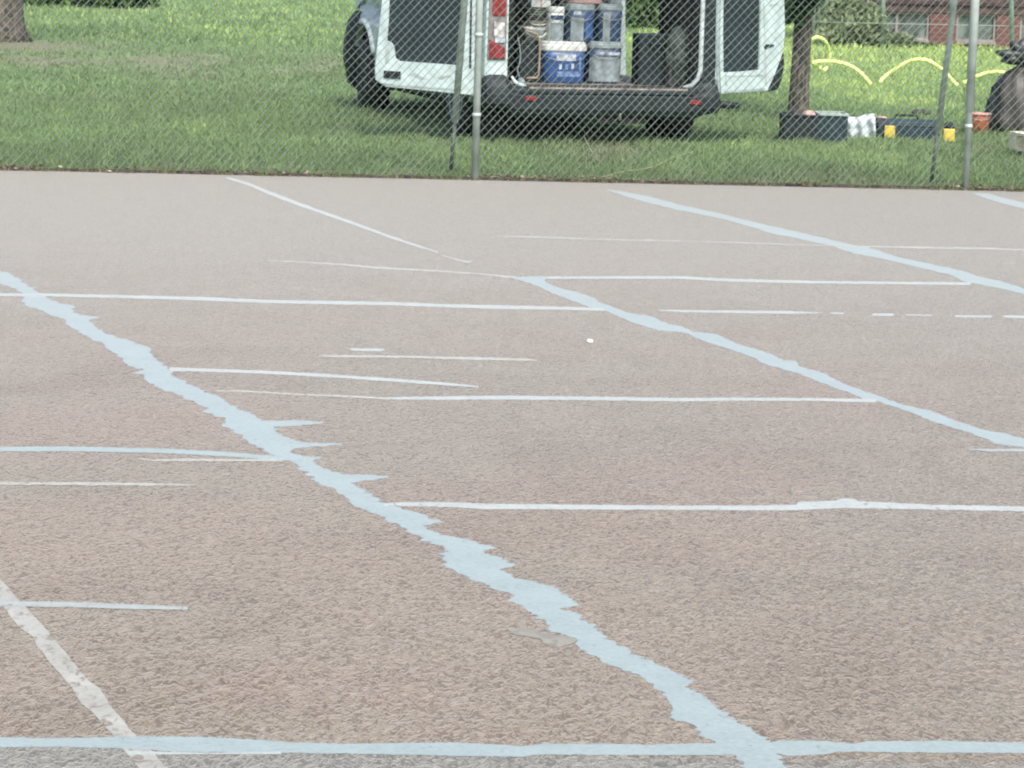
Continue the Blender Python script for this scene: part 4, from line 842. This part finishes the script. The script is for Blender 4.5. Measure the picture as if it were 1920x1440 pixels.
# bin bag
pb = at(1921, 254); pb.y += .3; sc = pb.y / F_PX
t = thing("bin_bag", pb, 0, "tall black bin bag tied in a knot at the right edge", "bin bag")
prof = [(0, 62), (12, 66), (30, 64), (60, 58), (85, 50), (105, 40), (116, 26), (124, 12), (130, 7)]
rings = []
for zz, rr_ in prof:
    r = []
    for i in range(64):
        w_ = 2 * PI * i / 64; fold = .055 * math.sin(w_ * 11 + zz * .04) + .03 * math.sin(w_ * 23 + zz * .11) + .09 * noise.noise(Vector((math.cos(w_) * 1.8, math.sin(w_) * 1.8, zz * .03)))
        r.append(Vector((math.cos(w_) * rr_ * sc * (1 + fold), math.sin(w_) * rr_ * sc * .8 * (1 + fold), zz * sc)))
    rings.append(r)
mb = MB(); mb.loft(rings); mb.build("bag_body", M["bagb"], t)
mb = MB()
zk = 130 * sc
mb.tube([(0, 0, zk - .01), (0, 0, zk + .03)], [.035, .05], 12)
for k, (dx, dz, l) in enumerate([(-1, .35, 58), (-.55, .8, 48), (-.1, 1, 44), (.2, .9, 40), (.75, .5, 42), (-.85, .05, 44), (-.5, .3, 40), (.5, -.1, 34)]):
    v0 = Vector((0, -.02, zk + .01)); v1 = v0 + Vector((dx, -.2, dz)).normalized() * l * sc
    md = v0.lerp(v1, .55) + Vector((0, -.01, .02)); mb.tube([v0, md, v1], [.04, .085, .02], 10, flat=.6)
mb.build("knot", M["bag"], t)
# blacker, glossier copy of the bag's left surface, laid just outside it
mb = MB(); n0, n1 = 28, 44
for j in range(len(rings) - 3):
    for i in range(n0 - 4, n1 - 6):
        q = [rings[j][i], rings[j][i + 1], rings[j + 1][i + 1], rings[j + 1][i]]
        mb.add([Vector((a.x * 1.015, a.y * 1.015, a.z + .002)) for a in q], [(0, 1, 2, 3)], True)
mb.build("dark_left_side", M["bag"], t)
# pallet
pc = at(1890, 290); ang = math.atan2(.206, .979) ; pal = thing("pallet", (pc.x, pc.y, .045), ang, "pale wooden pallet corner at the right edge, in front of the bin bag", "pallet")
# local x: across, -y: towards the camera
mb = MB()
for k in range(5): mb.box(-.0 + k * .17, .12 + k * .17, -1.2, 0, .122, .144)
mb.build("deck_board", M["wood"], pal, .003)
mb = MB()
for k in range(3):
    for x in (0, .35, .70): mb.box(x, x + .1, -.14 - k * .53, -.0 - k * .53, .022, .10)
mb.build("block", M["wood"], pal, .003)
mb = MB()
for k in range(3): mb.box(0, .8, -.14 - k * .53, 0 - k * .53, .1, .122)
for x in (0, .35, .70): mb.box(x, x + .1, -1.2, 0, 0, .022)
mb.build("bearer", M["wood"], pal, .003)

# hose
def smooth_pts(P, k=8):
    P = [Vector(p) for p in P]; out = []
    for i in range(len(P) - 1):
        p0, p1, p2, p3 = P[max(i - 1, 0)], P[i], P[i + 1], P[min(i + 2, len(P) - 1)]
        for j in range(k):
            t = j / k; out.append(.5 * ((2 * p1) + (p2 - p0) * t + (2 * p0 - 5 * p1 + 4 * p2 - p3) * t * t + (3 * p1 - p0 - 3 * p2 + p3) * t ** 3))
    return out + [P[-1]]
YH = 34.9
def hose(pts, r0, dy=0.0):
    P = []
    for i, (x, y) in enumerate(pts):
        p = atY(x, y, YH + dy * math.sin(i * .9)); P.append(Vector((p.x, p.y, max(p.z, -.01))))
    return P
segs_h = [hose([(1543, 134), (1550, 126), (1555, 112), (1553, 90), (1545, 76), (1532, 70), (1521, 77), (1518, 92), (1521, 110), (1530, 122), (1539, 126)], .026, .12),
          hose([(1521, 118), (1540, 115), (1565, 116), (1590, 122), (1610, 134), (1625, 149), (1632, 158)], .026, .05),
          hose([(1650, 156), (1656, 147), (1675, 132), (1700, 117), (1720, 112), (1740, 114), (1760, 126), (1775, 139), (1786, 152), (1795, 160)], .026, .05),
          hose([(1805, 156), (1818, 149), (1840, 140), (1858, 136), (1875, 135), (1900, 140)], .026, .05)]
mb = MB()
for P in segs_h:
    P = smooth_pts(P, 6); mb.tube(P, .024, 10)
    for i in range(len(P) - 1): pass
ho = mb.build("hose", M["hose"], off=Vector((segs_h[1][0].x, YH, 0)))
tag(ho, "pale yellow hose looping and arching over the far lawn", "hose")

# loose dry stalks on the lawn in front of the van
mb = MB(); pts = smooth_pts([at(x, y, z) for x, y, z in [(1085, 232, .05), (1098, 262, .06), (1113, 290, .05), (1135, 313, .02)]], 6); mb.tube(pts, .004, 5)
o = mb.build("dry_stalk", M["straw"], off=at(1100, 270)); tag(o, "long dry grass stalk under the tow bar", "stalk", "dry stalks on the lawn edge")
mb = MB(); pts = smooth_pts([at(x, y, z) for x, y, z in [(1128, 333, .02), (1170, 322, .05), (1220, 314, .05), (1262, 296, .04), (1300, 284, .02)]], 6); mb.tube(pts, .0045, 5)
o = mb.build("dry_stalk", M["straw"], off=at(1200, 318)); tag(o, "long dry grass stalk lying sideways near the court edge", "stalk", "dry stalks on the lawn edge")

# ------------------------------------------------------------------ trees
def crown_pts(center, R, n, clumps):
    C = []; T_ = []
    for k in range(clumps):
        a = rng.normal(size=3); a /= np.linalg.norm(a); a *= rng.uniform(.35, 1) ** .5
        cc = np.array(center) + a * np.array(R); r = rng.uniform(.22, .42) * min(R); m = n // clumps
        q = rng.normal(size=(m, 3)); q /= np.linalg.norm(q, axis=1)[:, None]; q *= (rng.uniform(.3, 1, m) ** .4)[:, None] * r
        C.append(cc + q); T_.append(np.clip(.45 + rng.normal(0, .15) + rng.normal(0, .15, m), 0, 1))
    return np.concatenate(C), np.concatenate(T_)
def tree(loc, r0, height, lean, label, mat, crown_c, crown_R, n, extra=None, flare=1.5):
    t = thing("tree", loc, 0, label, "tree")
    mb = MB(); rings = []; nn = 24
    for j in range(26):
        f = j / 25; z = -.05 + height * f; rr = r0 * (1 - .45 * f) * (1 + (flare - 1) * math.exp(-z / .18))
        rings.append([Vector((lean[0] * z + math.cos(w_) * rr * (1 + .12 * noise.noise(Vector((math.cos(w_) * 2, math.sin(w_) * 2, z * 1.5 + r0 * 40))) + (flare - 1) * .25 * math.exp(-z / .2) * math.sin(w_ * 5)), lean[1] * z + math.sin(w_) * rr, z)) for w_ in [2 * PI * i / nn for i in range(nn)]])
    mb.loft(rings); tr = mb.build("trunk", M["bark"], t)
    mb = MB()
    for k in range(6):
        a = k * 1.05; b = height * (.62 + .06 * k); e = Vector((math.cos(a) * crown_R[0] * .7, math.sin(a) * crown_R[1] * .7, b + crown_R[2] * .6))
        s0 = Vector((lean[0] * b, lean[1] * b, b)); mb.tube([s0, s0.lerp(e, .5) + Vector((0, 0, .15)), e], [r0 * .35, r0 * .22, r0 * .06], 8)
    mb.build("branch", M["bark"], t)
    C, T_ = crown_pts(crown_c, crown_R, n, 46)
    if extra is not None: C = np.concatenate([C, extra[0]]); T_ = np.concatenate([T_, extra[1]])
    leaf_cloud("crown", C, .075, T_, M[mat], parent=t)
    return t
pr_ = at(1496, 222); s_ = pr_.y / F_PX
ex = []
for (px, py, r) in [(1478, -4, 16), (1492, 8, 20), (1506, -2, 18), (1518, -14, 16), (1490, 22, 13), (1500, -28, 30)]:
    q = atY(px, py, pr_.y - .12) - pr_; m = 130; z = rng.normal(size=(m, 3)) * r * s_ * .6; ex.append(np.array(q) + z)
ex = np.concatenate(ex)
tree(pr_, 19 * s_, 3.6, (.012, 0), "slim dark tree trunk rising behind the crates, with low leaves", "leafd", (0.1, 0, 4.6), (1.9, 1.9, 1.5), 7000, (ex, rng.uniform(.2, 1, len(ex))), 1.12)
pl = at(2, 76); s_ = pl.y / F_PX
tree(pl, 42 * s_, 5, (0, 0), "thick tree trunk at the top left corner standing on bare soil", "leafd", (0, 0, 6.2), (3.2, 3.2, 2.2), 9000, None, 1.35)

def bush(name, cpx, base, wpx, hm, depth, mat, n, label, cat, size=.06, top=None):
    p = at(cpx, base); s = p.y / F_PX; W = wpx * s / 2
    C = []; k = max(3, int(W * 2 / .35))
    for i in range(n):
        c_ = rng.uniform(-1, 1); x = c_ * W; hh_ = hm * (.65 + .35 * noise.noise(Vector((x * 2.3 + cpx, 1, 0))) + .2 * noise.noise(Vector((x * 6 + cpx, 4, 0)))) * (1 - abs(c_) ** 4 * .6)
        z = rng.uniform(0, 1) ** .7 * hh_; C.append((x + rng.normal(0, .03), rng.uniform(-.5, .5) * depth, z))
    C = np.array(C); nz3 = np.array([noise.noise(Vector((a * 3, b * 3, c_ * 3))) for a, b, c_ in C])
    t = thing(name, p, 0, label, cat); leaf_cloud("foliage", C, size, np.clip(.5 + nz3 * .9 + rng.normal(0, .12, len(C)), 0, 1), M[mat], parent=t, flatz=1.4)
    mb = MB()
    for i in range(7): x = (-.8 + 1.6 * i / 6) * W; mb.tube([(x, 0, -.02), (x + .03, 0, hm * .5)], .012, 5)
    mb.build("stem", M["bark"], t); return t
bush("bush", 1592, 87, 130, 1.25, .8, "leafg", 5600, "pale grey-green bush behind the yellow hose loop", "bush")
bush("bush", 1665, 88, 110, .30, .6, "leafg", 2000, "low weedy bush around the foot of the grey post", "bush", .045)
bush("bush", 1725, 88, 60, .12, .4, "leafb", 700, "low weeds at the foot of the brick building", "weeds", .035)
bush("bush", 1195, 52, 130, 1.6, 1.5, "leafb", 6000, "green bush seen through the open side of the van", "bush", .08)
bush("hedge", 165, 12, 250, 1.8, 1.5, "leafb", 9000, "green hedge at the top left beyond the thick tree", "hedge", .09)

# ------------------------------------------------------------------ brick building and far fence
pA = at(1690, 84); pB = at(2080, 92); yb = pA.y; ang = math.atan2(pB.y - pA.y, pB.x - pA.x) * .3
bl = thing("brick_building", (pA.x, pA.y, 0), ang, "low red brick building with pale framed windows at the top right", "building")
s_ = yb / F_PX; X = lambda px: (px - 1690) * s_
zy = lambda py: atY(1760, py, yb).z
mb = MB()
Lw = 5.5; x_l = X(1560); zb_, zs, zh = 0, zy(78), zy(24)
piers = [(1742, 1792), (1868, 1912), (1990, 2040)]
mb.box(x_l, Lw, 0, .25, -.05, zs)
prev = x_l; gaps = []
mb2 = []
for a, b in piers:
    gaps.append((prev, X(a))); mb.box(X(a), X(b), 0, .25, zs, zh); prev = X(b)
mb.box(prev, Lw, 0, .25, zs, zh)
mb.box(x_l, X(1560) + .3, 0.002, .25, zs + .001, zh)
mb.box(x_l, Lw, 3.0, 3.2, -.05, 2.6); mb.box(x_l, x_l + .2, .25, 3.0, -.05, 2.6); mb.box(Lw - .2, Lw, .25, 3.0, -.05, 2.6)
mb.build("wall", M["brick"], bl)
mb = MB(); mb.box(x_l, Lw, -.02, .2, zh, zy(10)); mb.box(x_l, Lw, .02, .22, zy(10), 2.6)
mb.build("cladding", M["timber"], bl)
mb = MB(); mb.box(x_l - .02, Lw + .02, -.05, .0, zy(9), zy(2)); mb.build("beam", M["roof"], bl)
mb = MB(); mb.prism([(-.5, 2.55), (3.7, 2.55), (1.6, 3.5)], lambda p, t: (t, p[0], p[1]), x_l - .3, Lw + .3); mb.build("roof", M["roof"], bl)
for a, b in gaps:
    nW = 3 if b - a > 1 else 2
    mb = MB(); mb.box(a + .001, b - .001, .10, .12, zs + .001, zh - .001); w_ = mb.build("window", M["glass"], bl)
    mb = MB(); mb.box(a + .002, b - .002, .04, .10, zs + .002, zs + .05)
    for k in range(nW + 1): x = a + .003 + (b - a - .046) * k / nW; mb.box(x, x + .04, .045, .098, zs + .05, zh - .04)
    mb.box(a + .002, b - .002, .042, .097, zh - .04, zh - .002)
    mb.build("window_frame", M["winf"], w_)
    mb = MB(); mb.box(a + .01, b - .01, -.03, .04, zs - .03, zs + .02); mb.build("sill", M["winf"], w_)
# far fence with grey posts
f2 = thing("wire_fence", at(1655, 90), 0, "far wire fence on pale grey posts in front of the brick building", "fence")
base = f2.location
def fp(px, py): p = at(px, py) - base; return Vector((p.x, p.y, 0))
posts = [(1527, 86, 1524, -300, .030), (1655, 90, 1657, -300, .042), (1783, 92, 1785, -300, .03), (1898, 95, 1890, -300, .04)]
for a, b, c_, d_, r in posts:
    q = fp(a, b); Yq = (q + base).y; tpx = atY(c_, d_, Yq) - base
    mb = MB(); mb.tube([q, Vector((q.x + (tpx.x - q.x) * .9, q.y, tpx.z * .9))], r, 10); mb.build("post", M["greyp"], f2)
for z in (.40, 1.2, 1.9):
    mb = MB(); a, b = fp(1480, 87), fp(1980, 96); mb.tube([a + Vector((0, 0, z)), b + Vector((0, 0, z))], .005, 5); mb.build("wire", M["greyp"], f2)

# ------------------------------------------------------------------ light
w = bpy.data.worlds.new("World"); S.world = w; w.use_nodes = True; nt = w.node_tree
sky = nt.nodes.new("ShaderNodeTexSky"); sky.sky_type = "NISHITA"; sky.sun_disc = False
EL, AZ = math.radians(54), math.radians(158)       # azimuth clockwise from +Y (camera looks along +Y)
sky.sun_elevation = EL; sky.sun_rotation = AZ; sky.air_density = 1.0; sky.dust_density = 4.0; sky.ozone_density = 1.0
bg = nt.nodes["Background"]; bg.inputs[1].default_value = 0.13; nt.links.new(sky.outputs[0], bg.inputs[0])
sl = bpy.data.lights.new("sun", "SUN"); sl.energy = 1.5; sl.angle = math.radians(14); sl.color = (1, .96, .90)
so_ = bpy.data.objects.new("sun", sl); COL.objects.link(so_)
dirv = Vector((math.sin(AZ) * math.cos(EL), math.cos(AZ) * math.cos(EL), math.sin(EL)))
so_.rotation_euler = dirv.to_track_quat("Z", "Y").to_euler()
S.view_settings.view_transform = "Standard"; S.view_settings.look = "None"; S.view_settings.gamma = 1; S.view_settings.exposure = 1.2
S.cycles.use_denoising = True; S.cycles.filter_width = 2.15; S.cycles.max_bounces = 6
try: S.cycles.pixel_filter_type = "BLACKMAN_HARRIS"
except Exception: pass
